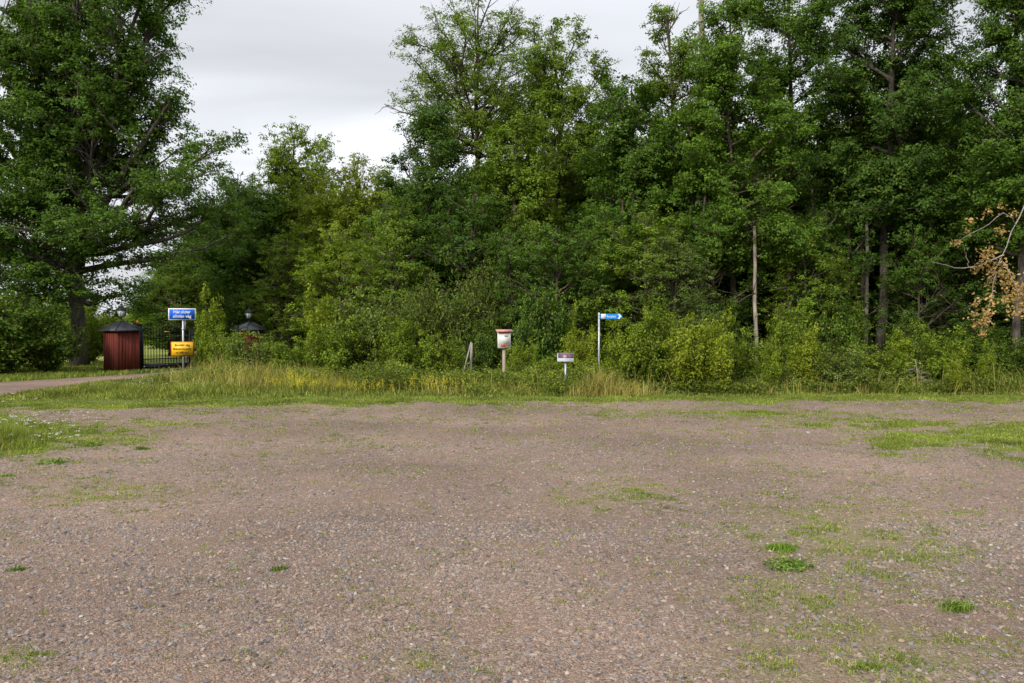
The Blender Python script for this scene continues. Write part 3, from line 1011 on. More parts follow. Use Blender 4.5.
S = [
    # left hedge and around the gate
    ('dense', 0, 27.0, 294, 110, DK, 'tall dark hedge bush at the left edge beyond the side road'),
    ('dense', 46, 28.0, 300, 70, DK, 'dark rounded bush between the left edge and the oak trunk'),
    ('dense', -60, 27.0, 288, 130, DK, 'dark hedge bush just beyond the left edge bush'),
    ('loose', 88, 35.5, 318, 46, MID, 'small green bush behind the foot of the oak trunk'),
    ('upright', 214, 25.6, 300, 46, LT, 'young leafy sapling right of the blue and yellow signs'),
    ('upright', 199, 26.5, 322, 34, MID, 'low leafy sapling just behind the yellow sign'),
    ('loose', 226, 24.5, 326, 50, MID, 'low bush hiding the foot of the far gate pillar'),
    ('loose', 254, 23.8, 334, 60, GREY, 'knee high grey green bush in front of the far gate pillar'),
    ('loose', 292, 23.6, 338, 56, MID, 'low round bush at the end of the tall straw grass'),
    ('upright', 322, 24.8, 300, 50, YL, 'yellowish loose shrub left of the dense shrub thicket'),
    ('loose', 338, 23.0, 318, 62, MID, 'medium green shrub with drooping shoots above the yellow flowers'),
    ('loose', 368, 23.6, 292, 64, GREY, 'tall grey green shrub in the middle of the thicket'),
    ('dense', 400, 23.0, 318, 60, MID, 'compact dark shrub at the right end of the yellow flowers'),
    ('willow', 418, 25.0, 276, 66, GREY, 'tall willow like bush in front of the dense dark tree'),
    ('willow', 470, 25.5, 262, 78, GREY, 'broad grey leaved willow bush left of the white box on its post'),
    ('loose', 438, 22.4, 332, 50, MID, 'low green shrub left of the leaning grey stake'),
    ('dense', 486, 23.8, 322, 44, DK, 'dark shrub directly behind the white box on its post'),
    ('loose', 522, 22.2, 340, 36, LT, 'light green low shrub right of the white box on its post'),
    ('dense', 542, 23.2, 286, 60, (0.050, 0.115, 0.020), 'dark glossy shrub between the white box and the small lectern'),
    ('loose', 580, 21.8, 328, 42, YL, 'yellow green young maple bush behind the small lectern'),
    ('upright', 572, 23.5, 314, 36, LT, 'pale shoots rising behind the small lectern'),
    ('loose', 546, 21.2, 356, 34, LT, 'very low leafy plant left of the small lectern'),
    ('loose', 624, 20.6, 322, 56, LT, 'light shrub directly right of the blue arrow sign post'),
    ('dense', 652, 21.2, 306, 66, MID, 'large shrub right of the blue arrow sign'),
    ('loose', 690, 20.4, 316, 66, YL, 'big yellow speckled shrub standing furthest out towards the gravel'),
    ('upright', 716, 20.0, 322, 50, YL, 'yellowish shrub with upright shoots left of the broken birch stem'),
    ('loose', 740, 21.4, 330, 52, MID, 'green shrub at the foot of the broken birch stem'),
    ('dense', 790, 22.4, 306, 54, MID, 'leafy bush right behind the broken birch stem'),
    ('upright', 768, 20.6, 344, 34, LT, 'small pale shrub in front of the broken birch stem'),
    ('upright', 812, 21.0, 334, 50, YL, 'yellow tinted shrub left of the pale slender stem'),
    ('loose', 842, 20.8, 346, 56, GREY, 'grey green shrub below the pale slender stem'),
    ('loose', 872, 21.4, 344, 56, MID, 'low shrub at the foot of the thick oak trunk'),
    ('upright', 902, 21.8, 330, 40, LT, 'thin upright shoots beside the fallen dead twigs'),
    ('loose', 946, 21.4, 328, 56, MID, 'loose shrub beneath the brown leaved branch'),
    ('upright', 958, 20.2, 354, 24, YL, 'small bright yellow plant below the brown leaved branch'),
    ('upright', 990, 20.6, 348, 30, LT, 'small bright green plant with broad leaves near the right edge'),
    ('loose', 1012, 22.0, 340, 56, DK, 'dark low shrub at the right edge'),
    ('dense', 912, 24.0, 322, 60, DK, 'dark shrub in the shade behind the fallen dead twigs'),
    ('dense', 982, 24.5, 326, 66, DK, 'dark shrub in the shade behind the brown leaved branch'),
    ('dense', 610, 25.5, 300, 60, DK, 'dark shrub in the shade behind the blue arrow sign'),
    ('loose', 1062, 21.0, 330, 80, MID, 'green shrub just outside the right edge'),
    ('loose', 1130, 21.0, 326, 90, MID, 'green shrub well outside the right edge'),
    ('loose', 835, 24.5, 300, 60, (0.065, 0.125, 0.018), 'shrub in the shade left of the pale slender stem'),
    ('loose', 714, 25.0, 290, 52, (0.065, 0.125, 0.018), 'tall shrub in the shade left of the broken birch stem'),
    ('loose', 925, 22.0, 345, 40, GREY, 'low grey green shrub behind the fallen dead twigs'),
]
for a in S:
    shrub(*a)
# distant bushes across the field behind the gate
rg = random.Random(4)
for i in range(16):
    px = -40 + i * 21 + rg.uniform(-5, 5)
    d = rg.uniform(72, 88)
    shrub('dense', px, d, rg.uniform(292, 312), rg.uniform(34, 46), rg.choice([MID, OAK, LT]), 'one of the distant bushes lining the far side of the field',
          'field_bush', 'bushes along the far side of the field')

# ------------------------------------------------------------------ ground
def sheet(name, poly, z, mat):
    me = bpy.data.meshes.new(name)
    me.from_pydata([(x, y, z) for x, y in poly], [], [list(range(len(poly)))])
    me.materials.append(mat)
    o = bpy.data.objects.new(name, me)
    C.objects.link(o)
    tag(o, kind='structure')
    return o


sheet('ground', [(-600, -600), (600, -600), (600, 900), (-600, 900)], -0.03, M['soil'])
sheet('field', [(-120, 36), (-16, 36), (-12.5, 33), (-11, 40), (-16, 48), (-24, 60), (-30, 130), (-120, 130)], -0.012, M['field'])
sheet('forest_floor', [(-11.0, 24.5), (-6, 22.5), (0, 21.5), (8, 21), (20, 20.8), (60, 21), (90, 110), (-30, 110), (-22, 60), (-14, 45), (-10, 38), (-10, 30)], -0.008, M['litter'])


def edge(x):
    """far edge of the gravel lot"""
    x = np.asarray(x, float)
    e = np.interp(x, [-40, -11, -8, -5, 0, 5, 11, 40], [16.2, 16.5, 16.6, 17.5, 18.1, 18.1, 18.6, 19.2])
    return e + (fbm(x * 1.1, x * 0 + 3, 5) - 0.5) * 1.5


def w2p(x, y):
    y = np.maximum(y, 0.2)
    return 512 + x / y * FP, HZ + EYE * FP / y


def blob(px, py, cx, cy, rx, ry):
    return np.clip(1.2 - np.sqrt(((px - cx) / rx) ** 2 + ((py - cy) / ry) ** 2), 0, 1)


def green(x, y):
    """how overgrown the gravel is, 0..1"""
    px, py = w2p(x, y)
    n = fbm(x * 1.3, y * 1.3, 31)
    n2 = fbm(x * 4.1, y * 4.1, 77)
    g = np.zeros_like(np.asarray(x, float))
    g = np.maximum(g, 1.5 * blob(px, py, -10, 440, 105, 25))
    g = np.maximum(g, 0.75 * blob(px, py, 90, 436, 90, 17))
    g = np.maximum(g, 0.45 * blob(px, py, 165, 425, 100, 9))
    g = np.maximum(g, 1.25 * blob(px, py, 1045, 444, 120, 27))
    g = np.maximum(g, 0.75 * blob(px, py, 930, 445, 120, 22))
    g = np.maximum(g, 0.55 * blob(px, py, 720, 416, 190, 7))
    g = np.maximum(g, 0.5 * blob(px, py, 890, 425, 170, 12))
    g = np.maximum(g, 0.60 * blob(px, py, 830, 560, 240, 110))
    g = np.maximum(g, 0.60 * blob(px, py, 900, 660, 300, 90))
    g = np.maximum(g, 0.50 * blob(px, py, 620, 500, 130, 30))
    g = np.maximum(g, 0.40 * blob(px, py, 110, 500, 140, 60))
    g = np.maximum(g, 0.55 * blob(px, py, 10, 665, 60, 25))
    g = np.maximum(g, 0.42 * blob(px, py, 400, 665, 150, 25))
    g = np.maximum(g, 0.20)
    dd = edge(x) - y
    g = np.maximum(g, np.clip(1.3 - dd / 1.5, 0, 0.95))
    return np.clip(g * (0.35 + 1.3 * n) * (0.6 + 0.8 * n2), 0, 1)


def relief(x, y):
    return (fbm(x * 0.7, y * 0.7, 90) - 0.5) * 0.07 + (fbm(x * 3.0, y * 3.0, 95) - 0.5) * 0.022


xs = np.concatenate([np.arange(-34, -9, 0.4), np.arange(-9, 9, 0.1), np.arange(9, 34.1, 0.4)])
vs = np.concatenate([np.linspace(-6, 2, 20), 2 + (np.linspace(0, 1, 150)[1:] ** 1.3) * 16])
ed = edge(xs)
vv = (vs + 6) / 24.0
X = np.repeat(xs[None, :], len(vs), 0)
Y = -6 + vv[:, None] * (ed[None, :] + 6)
fade = np.clip((ed[None, :] - Y) / 1.0, 0, 1)
Z = 0.004 + relief(X, Y) * fade + 0.012 * fade
mb = MB()
nx = len(xs)
ny = len(vs)
i = np.arange(ny - 1)[:, None] * nx
j = np.arange(nx - 1)[None, :]
q = np.stack([i + j, i + j + 1, i + nx + j + 1, i + nx + j], -1).reshape(-1, 4)
mb.add(np.stack([X, Y, Z], -1).reshape(-1, 3), q)
lot = mb.build('gravel_lot', M['gravel'], None, True)
at = lot.data.attributes.new('green', 'FLOAT', 'POINT')
at.data.foreach_set('value', green(X, Y).ravel().astype(np.float32))
tag(lot, kind='structure')


def zlot(x, y):
    f = np.clip((edge(x) - y) / 1.0, 0, 1)
    return 0.004 + relief(x, y) * f + 0.012 * f


# side road running to the gate
rd_px = [(-260, 398, 382), (0, 396.5, 382.5), (60, 390, 379), (110, 383, 376), (150, 377.5, 373.3), (172, 375, 371.2), (196, 373, 368.6)]
lo = [(PX(p, GD(a)), GD(a)) for p, a, b in rd_px]
hi = [(PX(p, GD(b)), GD(b)) for p, a, b in rd_px]
lo += [(-12.3, 32.2), (-14, 42), (-22, 60)]
hi += [(-14.2, 33.4), (-17.5, 43), (-26, 60)]
mb = MB()
n = len(lo)
K = 8
vtx = []
for a, b in zip(lo, hi):
    for k in range(K):
        t = k / (K - 1)
        vtx.append((a[0] + (b[0] - a[0]) * t, a[1] + (b[1] - a[1]) * t, 0.004 + 0.02 * math.sin(math.pi * t)))
q = [[r * K + c, (r + 1) * K + c, (r + 1) * K + c + 1, r * K + c + 1] for r in range(n - 1) for c in range(K - 1)]
q = [list(reversed(a)) for a in q]
mb.add(vtx, q)
tag(mb.build('gravel_road', M['gravel'], None, True), kind='structure')

# ------------------------------------------------------------------ loose stones
rng = np.random.default_rng(123)
mb = MB()


def stones(n, d0, d1, s0, s1, px0=-80, px1=1110):
    u = rng.uniform(0, 1, n)
    y = np.sqrt(d0 ** 2 + u * (d1 ** 2 - d0 ** 2))
    x = (rng.uniform(px0, px1, n) - 512) / FP * y
    k = y < edge(x) - 0.1
    clus = fbm(x * 1.5, y * 1.5, 60) + 0.25 * fbm(x * 7, y * 7, 61)
    k &= rng.uniform(0.25, 0.95, n) < clus
    x, y = x[k], y[k]
    n = len(x)
    s = s0 * (s1 / s0) ** (rng.uniform(0, 1, n) ** 2.2)
    base = np.array([[1, 0, 0], [0.5, 0.87, 0], [-0.5, 0.87, 0], [-1, 0, 0], [-0.5, -0.87, 0], [0.5, -0.87, 0],
                     [0.45, 0.25, 0.8], [-0.45, 0.3, 0.85], [0, -0.5, 0.75]])
    v = np.repeat(base[None], n, 0) + rng.normal(0, 0.16, (n, 9, 3))
    sc = np.stack([rng.uniform(0.7, 1.3, n), rng.uniform(0.5, 1.0, n), rng.uniform(0.45, 0.95, n)], 1)
    v = v * sc[:, None, :] * (s / 2)[:, None, None]
    a = rng.uniform(0, 6.28, n)
    ca, sa = np.cos(a)[:, None], np.sin(a)[:, None]
    tx = rng.normal(0, 0.25, n)[:, None]
    vx = v[:, :, 0] * ca - v[:, :, 1] * sa
    vy = v[:, :, 0] * sa + v[:, :, 1] * ca
    vz = v[:, :, 2] + vx * tx
    v = np.stack([vx + x[:, None], vy + y[:, None], vz + (zlot(x, y))[:, None]], -1).reshape(-1, 3)
    tri = np.array([[0, 1, 6], [1, 2, 7], [1, 7, 6], [2, 3, 7], [3, 4, 7], [4, 8, 7], [4, 5, 8], [5, 0, 6], [5, 6, 8], [6, 7, 8]])
    t = (np.arange(n)[:, None, None] * 9 + tri[None]).reshape(-1, 3)
    mb.add(v, None, t)


stones(90000, 3.2, 6.5, 0.006, 0.037)
stones(90000, 6.0, 11, 0.008, 0.036)
stones(40000, 10.5, 18, 0.014, 0.045)
tag(mb.build('loose_gravel', M['stone']), 'loose grey, beige and pinkish stones lying over the gravel', 'gravel', kind='stuff')

# ------------------------------------------------------------------ grass
rng = np.random.default_rng(321)


def in_world(n, x0, x1, y0, y1):
    return rng.uniform(x0, x1, n), rng.uniform(y0, y1, n)


def road_mask(x, y):
    """True on the side road"""
    px, py = w2p(x, y)
    a = np.interp(px, [p[0] for p in rd_px] + [260], [p[1] for p in rd_px] + [366])
    b = np.interp(px, [p[0] for p in rd_px] + [260], [p[2] for p in rd_px] + [364])
    return (py < a) & (py > b)


def pillar_mask(x, y):
    return (np.hypot(x + 14.5, y - 29.9) < 0.75)


# mown edge and verge grass
mb = MB()
x, y = in_world(150000, -17, 15, 16.2, 23.5)
px, py = w2p(x, y)
dist = y - edge(x)
keep = (dist > -0.15) & ~road_mask(x, y)
keep &= rng.uniform(-0.35, 0.9, len(x)) < dist + 0.25 * fbm(x * 3, y * 3, 14)
keep &= ~((dist > 3.5) & (px > 300))
patch = fbm(x * 0.8, y * 0.8, 12)
keep &= rng.uniform(0, 1, len(x)) < np.clip(0.5 + patch, 0.2, 1)
x, y, dist, patch, px = x[keep], y[keep], dist[keep], patch[keep], px[keep]
h = (0.03 + 0.34 * np.clip((dist - 0.6) / 2.0, 0, 1)) * (0.3 + 1.4 * patch ** 1.3) * rng.uniform(0.6, 1.4, len(x))
h = np.where((px < 235) & (px > -100), h * np.interp(px, [60, 150, 235], [0.34, 0.5, 0.8]), h)
kk = (px < 300) | (dist < 1.0) | (rng.uniform(0, 1, len(x)) < 0.45)
x, y, h, dist = x[kk], y[kk], h[kk], dist[kk]
blades(mb, x, y, h, rng.uniform(0.010, 0.024, len(x)), rng, 0.6)
o = mb.build('verge_grass', M['grass'])
o.color = (0.140, 0.180, 0.032, 1)
tag(o, 'green grass verge between the gravel and the shrubs', 'grass', kind='stuff')

# far side of the side road and around the gate
mb = MB()
x, y = in_world(60000, -30, -8, 22, 36)
keep = ~road_mask(x, y) & (y > edge(x) + 5) & ~pillar_mask(x, y)
keep &= ~((x > -16.2 + (y - 33) * -.3) & (x < -11.8) & (y > 30.2))
x, y = x[keep], y[keep]
patch = fbm(x * 0.7, y * 0.7, 15)
h = rng.uniform(0.05, 0.16, len(x)) * (0.5 + patch)
blades(mb, x, y, h, rng.uniform(0.018, 0.034, len(x)), rng, 0.6)
o = mb.build('roadside_grass', M['grass'])
o.color = (0.13, 0.18, 0.028, 1)
tag(o, 'grass beside the side road and at the foot of the gate', 'grass', kind='stuff')


def patch_blades(mb, specs, wmin, wmax, lean, tall=1.0):
    for (cx, cd, rx, ry, n, hh) in specs:
        a = rng.uniform(0, 6.28, n)
        r = np.sqrt(rng.uniform(0, 1, n))
        x = PX(cx, cd) + np.cos(a) * r * rx
        y = cd + np.sin(a) * r * ry
        h = hh * rng.uniform(0.2, 1.2, n) * (1.1 - 0.5 * r) * tall
        blades(mb, x, y, h, rng.uniform(wmin, wmax, n), rng, lean)


mb = MB()
patch_blades(mb, [(216, 22.5, 1.5, 1.4, 1300, 0.80), (250, 21.5, 2.0, 1.8, 1900, 0.86), (290, 21.0, 1.7, 1.3, 1200, 0.7), (236, 23.6, 1.3, 0.8, 1200, 1.05),
                  (330, 20.6, 1.8, 1.1, 1200, 0.5), (380, 20.4, 1.8, 1.0, 900, 0.42), (450, 20.0, 1.8, 0.9, 900, 0.40),
                  (600, 19.1, 0.45, 0.4, 480, 0.86), (604, 18.9, 0.75, 0.5, 520, 0.62), (588, 18.8, 0.6, 0.6, 420, 0.42), (618, 19.2, 0.7, 0.5, 420, 0.5), (640, 19.0, 0.6, 0.5, 200, 0.4), (735, 19.6, 1.0, 0.6, 500, 0.4),
                  *[(cx, 19.7, 1.2, 0.6, 55, rng.uniform(0.5, 0.95)) for cx in range(300, 1060, 40)], (870, 19.8, 1.8, 0.5, 500, 0.42), (980, 20.0, 1.8, 0.6, 500, 0.4), (520, 19.7, 0.7, 0.5, 400, 0.32)], 0.008, 0.016, 0.85)
o = mb.build('straw_grass', M['straw'])
o.color = (0.27, 0.245, 0.06, 1)
tag(o, 'tall straw coloured seeding grass in the verge', 'grass', kind='stuff')

mb = MB()
patch_blades(mb, [(cx, 22.0 + rng.uniform(-.8, 1.0), 1.2, 0.9, 1100, rng.uniform(0.4, 0.75)) for cx in range(195, 320, 22)], 0.012, 0.022, 0.7)
patch_blades(mb, [(cx, 20.3 + rng.uniform(-.4, 1.0), 0.9, 0.6, 420, rng.uniform(0.25, 0.75)) for cx in range(300, 1060, 30)], 0.012, 0.022, 0.9)
o = mb.build('tall_green_herbs', M['grass'])
o.color = (0.10, 0.155, 0.025, 1)
tag(o, 'rank green herbs and nettles in front of the shrubs', 'ground cover', kind='stuff')

# leafy undergrowth
mb = MB()
x, y = in_world(110000, -9, 20, 18.4, 30)
x2, y2 = in_world(110000, -7, 15, 18.4, 21.5)
x, y = np.concatenate([x, x2]), np.concatenate([y, y2])
dist = y - edge(x)
k = (fbm(x * 0.9, y * 0.9, 44) + rng.uniform(-0.1, 0.1, len(x)) > 0.46) & (dist > np.interp(w2p(x, y)[0], [280, 340, 560], [4.0, 1.8, 0.9]))
x, y, dist = x[k], y[k], dist[k]
hz = rng.uniform(0, 1, len(x)) ** 0.8 * (0.15 + 0.85 * fbm(x * 1.4, y * 1.4, 48)) * np.clip(dist / 2.2, 0.15, 1) * 0.95
leaf_cloud(mb, np.stack([x, y, hz + 0.02], 1), np.array([[0, -0.3, 0.8]]) + rng.normal(0, 0.45, (len(x), 3)), rng.uniform(0.035, 0.08, len(x)), rng)
o = mb.build('undergrowth', M['leaf_shrub'])
o.color = (0.085, 0.125, 0.02, 1)
tag(o, 'leafy undergrowth of brambles and herbs under the wood edge', 'ground cover', kind='stuff')

# seedlings and grass on the gravel itself
mb = MB()
n = 230000
u = rng.uniform(0, 1, n)
y = np.sqrt(3.2 ** 2 + u * (18.6 ** 2 - 3.2 ** 2))
x = (rng.uniform(-100, 1130, n) - 512) / FP * y
g = green(x, y)
fine = fbm(x * 5, y * 5, 200)
k = (y < edge(x)) & (rng.uniform(0, 1, n) < np.clip((g - 0.10) * 1.5, 0, 1) * np.clip((fine - 0.38) * 5, 0, 1))
x, y, g = x[k], y[k], g[k]
rad = (0.008 + 0.030 * rng.uniform(0, 1, len(x)) ** 3) * (1 + np.clip(y - 6, 0, 12) * 0.13) * (0.7 + g)
cnt = np.clip((rad / 0.0045 / (1 + np.clip(y - 6, 0, 12) * 0.10)).astype(int) * 2, 3, 26)
r_ = np.repeat(np.arange(len(x)), cnt)
a = rng.uniform(0, 6.28, len(r_))
q_ = np.sqrt(rng.uniform(0, 1, len(r_))) * rad[r_]
xx = x[r_] + np.cos(a) * q_ * 1.5
yy = y[r_] + np.sin(a) * q_
gg = g[r_]
hh = (0.006 + 0.30 * rad[r_] + 0.035 * np.clip(gg - 0.45, 0, 1)) * rng.uniform(0.4, 1.5, len(xx))
blades(mb, xx, yy, hh, rng.uniform(0.003, 0.0065, len(xx)) * (1 + np.clip(yy - 6, 0, 12) * 0.10), rng, 1.5, z0=zlot(xx, yy))
o = mb.build('gravel_weeds', M['grass'])
o.color = (0.155, 0.215, 0.035, 1)
tag(o, 'sparse short grass and seedlings growing through the gravel', 'ground cover', kind='stuff')

# grass island at the left
mb = MB()
px = rng.uniform(-130, 120, 120000)
py = rng.uniform(411, 466, 120000)
y = EYE * FP / (py - HZ)
x = (px - 512) / FP * y
g = 1.35 * blob(px, py, -22, 439, 84, 23) * (0.05 + 1.8 * fbm(x * 2.2, y * 2.2, 8))
k = rng.uniform(0.25, 1, len(x)) < g
x, y, g = x[k], y[k], g[k]
blades(mb, x, y, np.clip(g, 0, 1.1) * 0.20 * rng.uniform(0.2, 1.4, len(x)) * (0.5 + fbm(x * 3, y * 3, 9)), rng.uniform(0.004, 0.009, len(x)), rng, 0.9, z0=zlot(x, y))
o = mb.build('flower_bed_grass', M['grass'])
o.color = (0.16, 0.215, 0.035, 1)
tag(o, 'grass island with white flowers at the left edge of the gravel', 'grass', kind='stuff')


# flowers
stems_mb = MB()


def flowers(name, label, spec, col, size, mat='petal', flat=True):
    mb = MB()
    for (px, d, rx, ry, n, h) in spec:
        x = PX(px, d) + rng.normal(0, 0.5, n) * rx
        y = d + rng.normal(0, 0.5, n) * ry
        hh = h * rng.uniform(0.6, 1.15, n)
        blades(stems_mb, x, y, hh, np.full(n, 0.006), rng, 0.05)
        for a, b, c in zip(x, y, hh):
            m = 7 if flat else 16
            if flat:
                c0 = np.array([a, b, c]) + rng.normal(0, 1, (m, 3)) * np.array([size * 0.45, size * 0.45, size * 0.08])
                nn = np.array([[0, 0, 1.0]]) + rng.normal(0, 0.25, (m, 3))
            else:
                c0 = np.array([a, b, c * 0.82]) + rng.normal(0, 1, (m, 3)) * np.array([size * 0.4, size * 0.4, c * 0.12])
                nn = rng.normal(0, 1, (m, 3))
            leaf_cloud(mb, c0, nn, np.full(m, size * 0.6), rng, 0.9)
    o = mb.build(name, M[mat])
    o.color = (*col, 1)
    tag(o, label, 'flowers', kind='stuff')
    return o


flowers('white_flowers', 'white yarrow and clover flower heads standing in the grass at the left',
        [(22, 12.0, 1.1, 0.8, 110, 0.25), (40, 11.0, 0.5, 0.5, 16, 0.15), (0, 11.8, 0.7, 0.8, 40, 0.25), (60, 11.0, .6, .3, 16, .12), (75, 12.2, .8, .5, 10, .08), (10, 15.2, 0.9, 0.5, 16, 0.3),
         (150, 20.5, 1.5, 0.9, 26, 0.25), (200, 19.8, 1.4, 0.8, 30, 0.26), (158, 26, 0.8, 0.6, 10, 0.4), (250, 23.2, 0.8, 0.5, 14, 0.9), (640, 18.8, 1.5, 0.5, 12, 0.2), (830, 20, 3.0, 0.6, 40, 0.5)], (0.62, 0.55, 0.60), 0.032)
flowers('yellow_flowers', 'yellow flower spikes along the front of the verge',
        [(288, 19.3, 0.7, 0.7, 75, 0.52), (305, 19.3, 0.6, 0.7, 32, 0.42), (345, 19.1, 1.2, 0.7, 50, 0.38), (380, 19.0, 1.0, 0.6, 40, 0.34), (428, 19.2, 0.6, 0.7, 52, 0.46), (460, 19.3, .9, .6, 18, .38), (335, 21, 1.6, 0.5, 30, .5)],
        (0.50, 0.43, 0.03), 0.032, flat=False)


o = stems_mb.build('flower_stems', M['grass'])
o.color = (0.10, 0.16, 0.03, 1)
tag(o, 'thin green stems of the wild flowers in the grass', 'grass', kind='stuff')


# single larger tufts on the gravel
def tuft(label, px, py, wpx, h, n, col, seed, flat=False):
    rg_ = np.random.default_rng(seed)
    d = GD(py)
    X0 = PX(px, d)
    rx = wpx / FP * d / 2
    mb = MB()
    a = rg_.uniform(0, 6.28, n)
    r = np.sqrt(rg_.uniform(0, 1, n)) * rg_.uniform(0.5, 1.1, n)
    sub = rg_.normal(0, 0.22, (5, 2)) * [1, 0.8]
    ch = rg_.integers(0, 5, n)
    rs = rg_.uniform(0.55, 0.85, 5)[ch]
    x = (sub[ch, 0] + np.cos(a) * r * rs) * rx
    y = (sub[ch, 1] + np.sin(a) * r * rs) * rx * 0.8
    far_ = rg_.uniform(0, 1, n) < 0.0
    x = np.where(far_, x * 1.7, x)
    y = np.where(far_, y * 1.7, y)
    hs = h * rg_.uniform(0.35, 1.1, 5)[ch]
    zz = zlot(X0 + x, d + y) - float(zlot(np.array([X0]), np.array([d]))[0])
    blades(mb, x, y, hs * rg_.uniform(0.5, 1.2, n) * (1.15 - 0.7 * r), rg_.uniform(0.004, 0.009, n), rg_, 1.6, z0=zz)
    if flat:
        m = n // 3
        a = rg_.uniform(0, 6.28, m)
        r = np.sqrt(rg_.uniform(0, 1, m))
        leaf_cloud(mb, np.stack([np.cos(a) * r * rx, np.sin(a) * r * rx * .8, rg_.uniform(0.02, h * 0.6, m)], 1), np.array([[0, 0, 1.0]]) + rg_.normal(0, .3, (m, 3)), rg_.uniform(0.02, 0.045, m), rg_)
    o = mb.build('weed_tuft', M['grass'], None, False, (X0, d, float(zlot(np.array([X0]), np.array([d]))[0])))
    o.color = (*col, 1)
    tag(o, label, 'weed', 'larger weed tufts on the gravel')


tuft('bright green grass tuft, largest on the right half of the gravel', 784, 553, 42, 0.07, 620, (0.13, 0.24, 0.03), 1)
tuft('flat leafy weed clump just below the largest tuft', 788, 570, 52, 0.05, 460, (0.11, 0.20, 0.035), 2, True)
tuft('bright green tuft nearest the lower right corner', 958, 614, 42, 0.06, 480, (0.12, 0.22, 0.03), 3)
tuft('small dark green tuft alone in the left centre of the gravel', 275, 576, 22, 0.04, 160, (0.09, 0.16, 0.03), 4)
tuft('small green tuft by the left edge of the gravel', 14, 574, 24, 0.04, 180, (0.09, 0.16, 0.03), 5)
tuft('round dark tuft right of the flowery grass island', 141, 451, 22, 0.08, 260, (0.09, 0.17, 0.03), 6)
tuft('dense low clump at the near tip of the flowery grass island', 50, 464, 36, 0.08, 380, (0.12, 0.22, 0.035), 27, True)
tuft('dark clump between the flowery island and the round dark tuft', 92, 447, 30, 0.09, 320, (0.09, 0.17, 0.03), 8)
tuft('small tuft at the left edge under the flowery island', 8, 477, 22, 0.05, 200, (0.12, 0.22, 0.035), 19)
tuft('flat green tuft at the far side of the gravel near the right verge', 824, 427, 52, 0.09, 460, (0.11, 0.18, 0.03), 10)
tuft('pale tuft cut by the lower edge of the picture', 868, 676, 32, 0.035, 220, (0.16, 0.22, 0.05), 11)
tuft('tiny clump of seedlings in the lower left corner', 30, 660, 40, 0.03, 240, (0.17, 0.21, 0.05), 12)

# ------------------------------------------------------------------ fallen dead twigs, stakes
rng = np.random.default_rng(8)
mb = MB()
for i in range(12):
    a = rng.uniform(-0.4, 0.5) + (math.pi if i % 3 == 0 else 0)
    ln = rng.uniform(0.3, 0.9)
    s = np.linspace(0, 1, 5)
    mb.tube(np.stack([s * ln * math.cos(a) + rng.normal(0, .05), rng.normal(0, 0.2) + s * 0, 0.25 + rng.uniform(0, .35) + (rng.uniform(-.4, 0.1)) * s * ln + 0.04 * np.sin(s * 9 + i)], 1) + rng.normal(0, 0.018, (5, 3)), 0.009 * (1 - s * 0.7), 4)
mb.tube([[0.0, 0, 0], [0.02, 0, 0.35], [-0.05, 0, 0.8]], [0.025, 0.02, 0.01], 5)
tag(mb.build('fallen_branch', M['bark_pale'], None, True, (PX(904, 21), 20.3, 0)), 'pale dead twigs of a fallen branch lying on the undergrowth', 'branch')

mb = MB()
d = 21.8
mb.tube([[0, 0, -0.05], [0.16, 0.02, 0.55], [0.33, 0.05, 1.22]], [0.022, 0.020, 0.018], 6)
tag(mb.build('leaning_stake', M['wood_grey'], None, True, (PX(459, d), d, 0)), 'thin grey stake leaning to the right among the shrubs', 'stake')
mb = MB()
mb.tube([[0, 0, -0.05], [0.0, 0, 0.6], [0.02, 0, PZ(343, 22)]], [0.035, 0.035, 0.030], 6)
tag(mb.build('fence_post', M['wood_grey'], None, True, (PX(471, 22), 22, 0)), 'weathered upright wooden post right of the leaning stake', 'post')

# ------------------------------------------------------------------ text
def text(name, s, size, mat, parent, loc, rx=R(90), width=None, th=0.0015, label=None, bold=0.0):
    cu = bpy.data.curves.new(name, 'FONT')
    cu.body = s
    cu.size = size
    cu.extrude = th
    cu.offset = bold
    cu.resolution_u = 2
    cu.align_x = 'CENTER'
    cu.align_y = 'CENTER'
    tmp = bpy.data.objects.new(name + '_tmp', cu)
    C.objects.link(tmp)
    bpy.context.view_layer.update()
    me = bpy.data.meshes.new_from_object(tmp.evaluated_get(bpy.context.evaluated_depsgraph_get()))
    bpy.data.objects.remove(tmp)
    me.name = name
    me.materials.clear()
    me.materials.append(M[mat])
    o = bpy.data.objects.new(name, me)
    C.objects.link(o)
    o.parent = parent
    o.location = loc
    o.rotation_euler = (rx, 0, 0)
    if width:
        w = max(v.co.x for v in me.vertices) - min(v.co.x for v in me.vertices)
        o.scale = (width / w, 1, 1)
    return o


# ------------------------------------------------------------------ road sign post
d = 25.0
S1 = d / FP
sg = thing('road_sign', 'galvanised post with a blue sign above a yellow sign, in front of the gate', 'sign', (PX(183, d), d, 0), R(14))
mb = MB()
mb.tube([[0, 0.03, -0.1], [0, 0.03, PZ(309, d)]], 0.030, 10)
mb.build('pole', M['galv'], sg, True)
mb = MB()
mb.box((0.055, 0.06, PZ(323, d)), (0.05, 0.05, 0.42))
mb.build('bracket', M['galv'], sg)
zc = PZ(314.2, d)
hh = 11.6 * S1
ww = 25.6 * S1
f = MB()
f.box((-0.02, -0.02, zc), (ww, 0.012, hh))
blue = f.build('blue_plate', M['white'], sg)
f = MB()
f.box((-0.02, -0.029, zc), (ww - 0.055, 0.004, hh - 0.055))
f.build('blue_panel', M['blue'], blue)
text('lettering', 'Här slutar', 0.135, 'white', blue, (-0.02, -0.0335, zc + 0.072), width=0.50, bold=0.001)
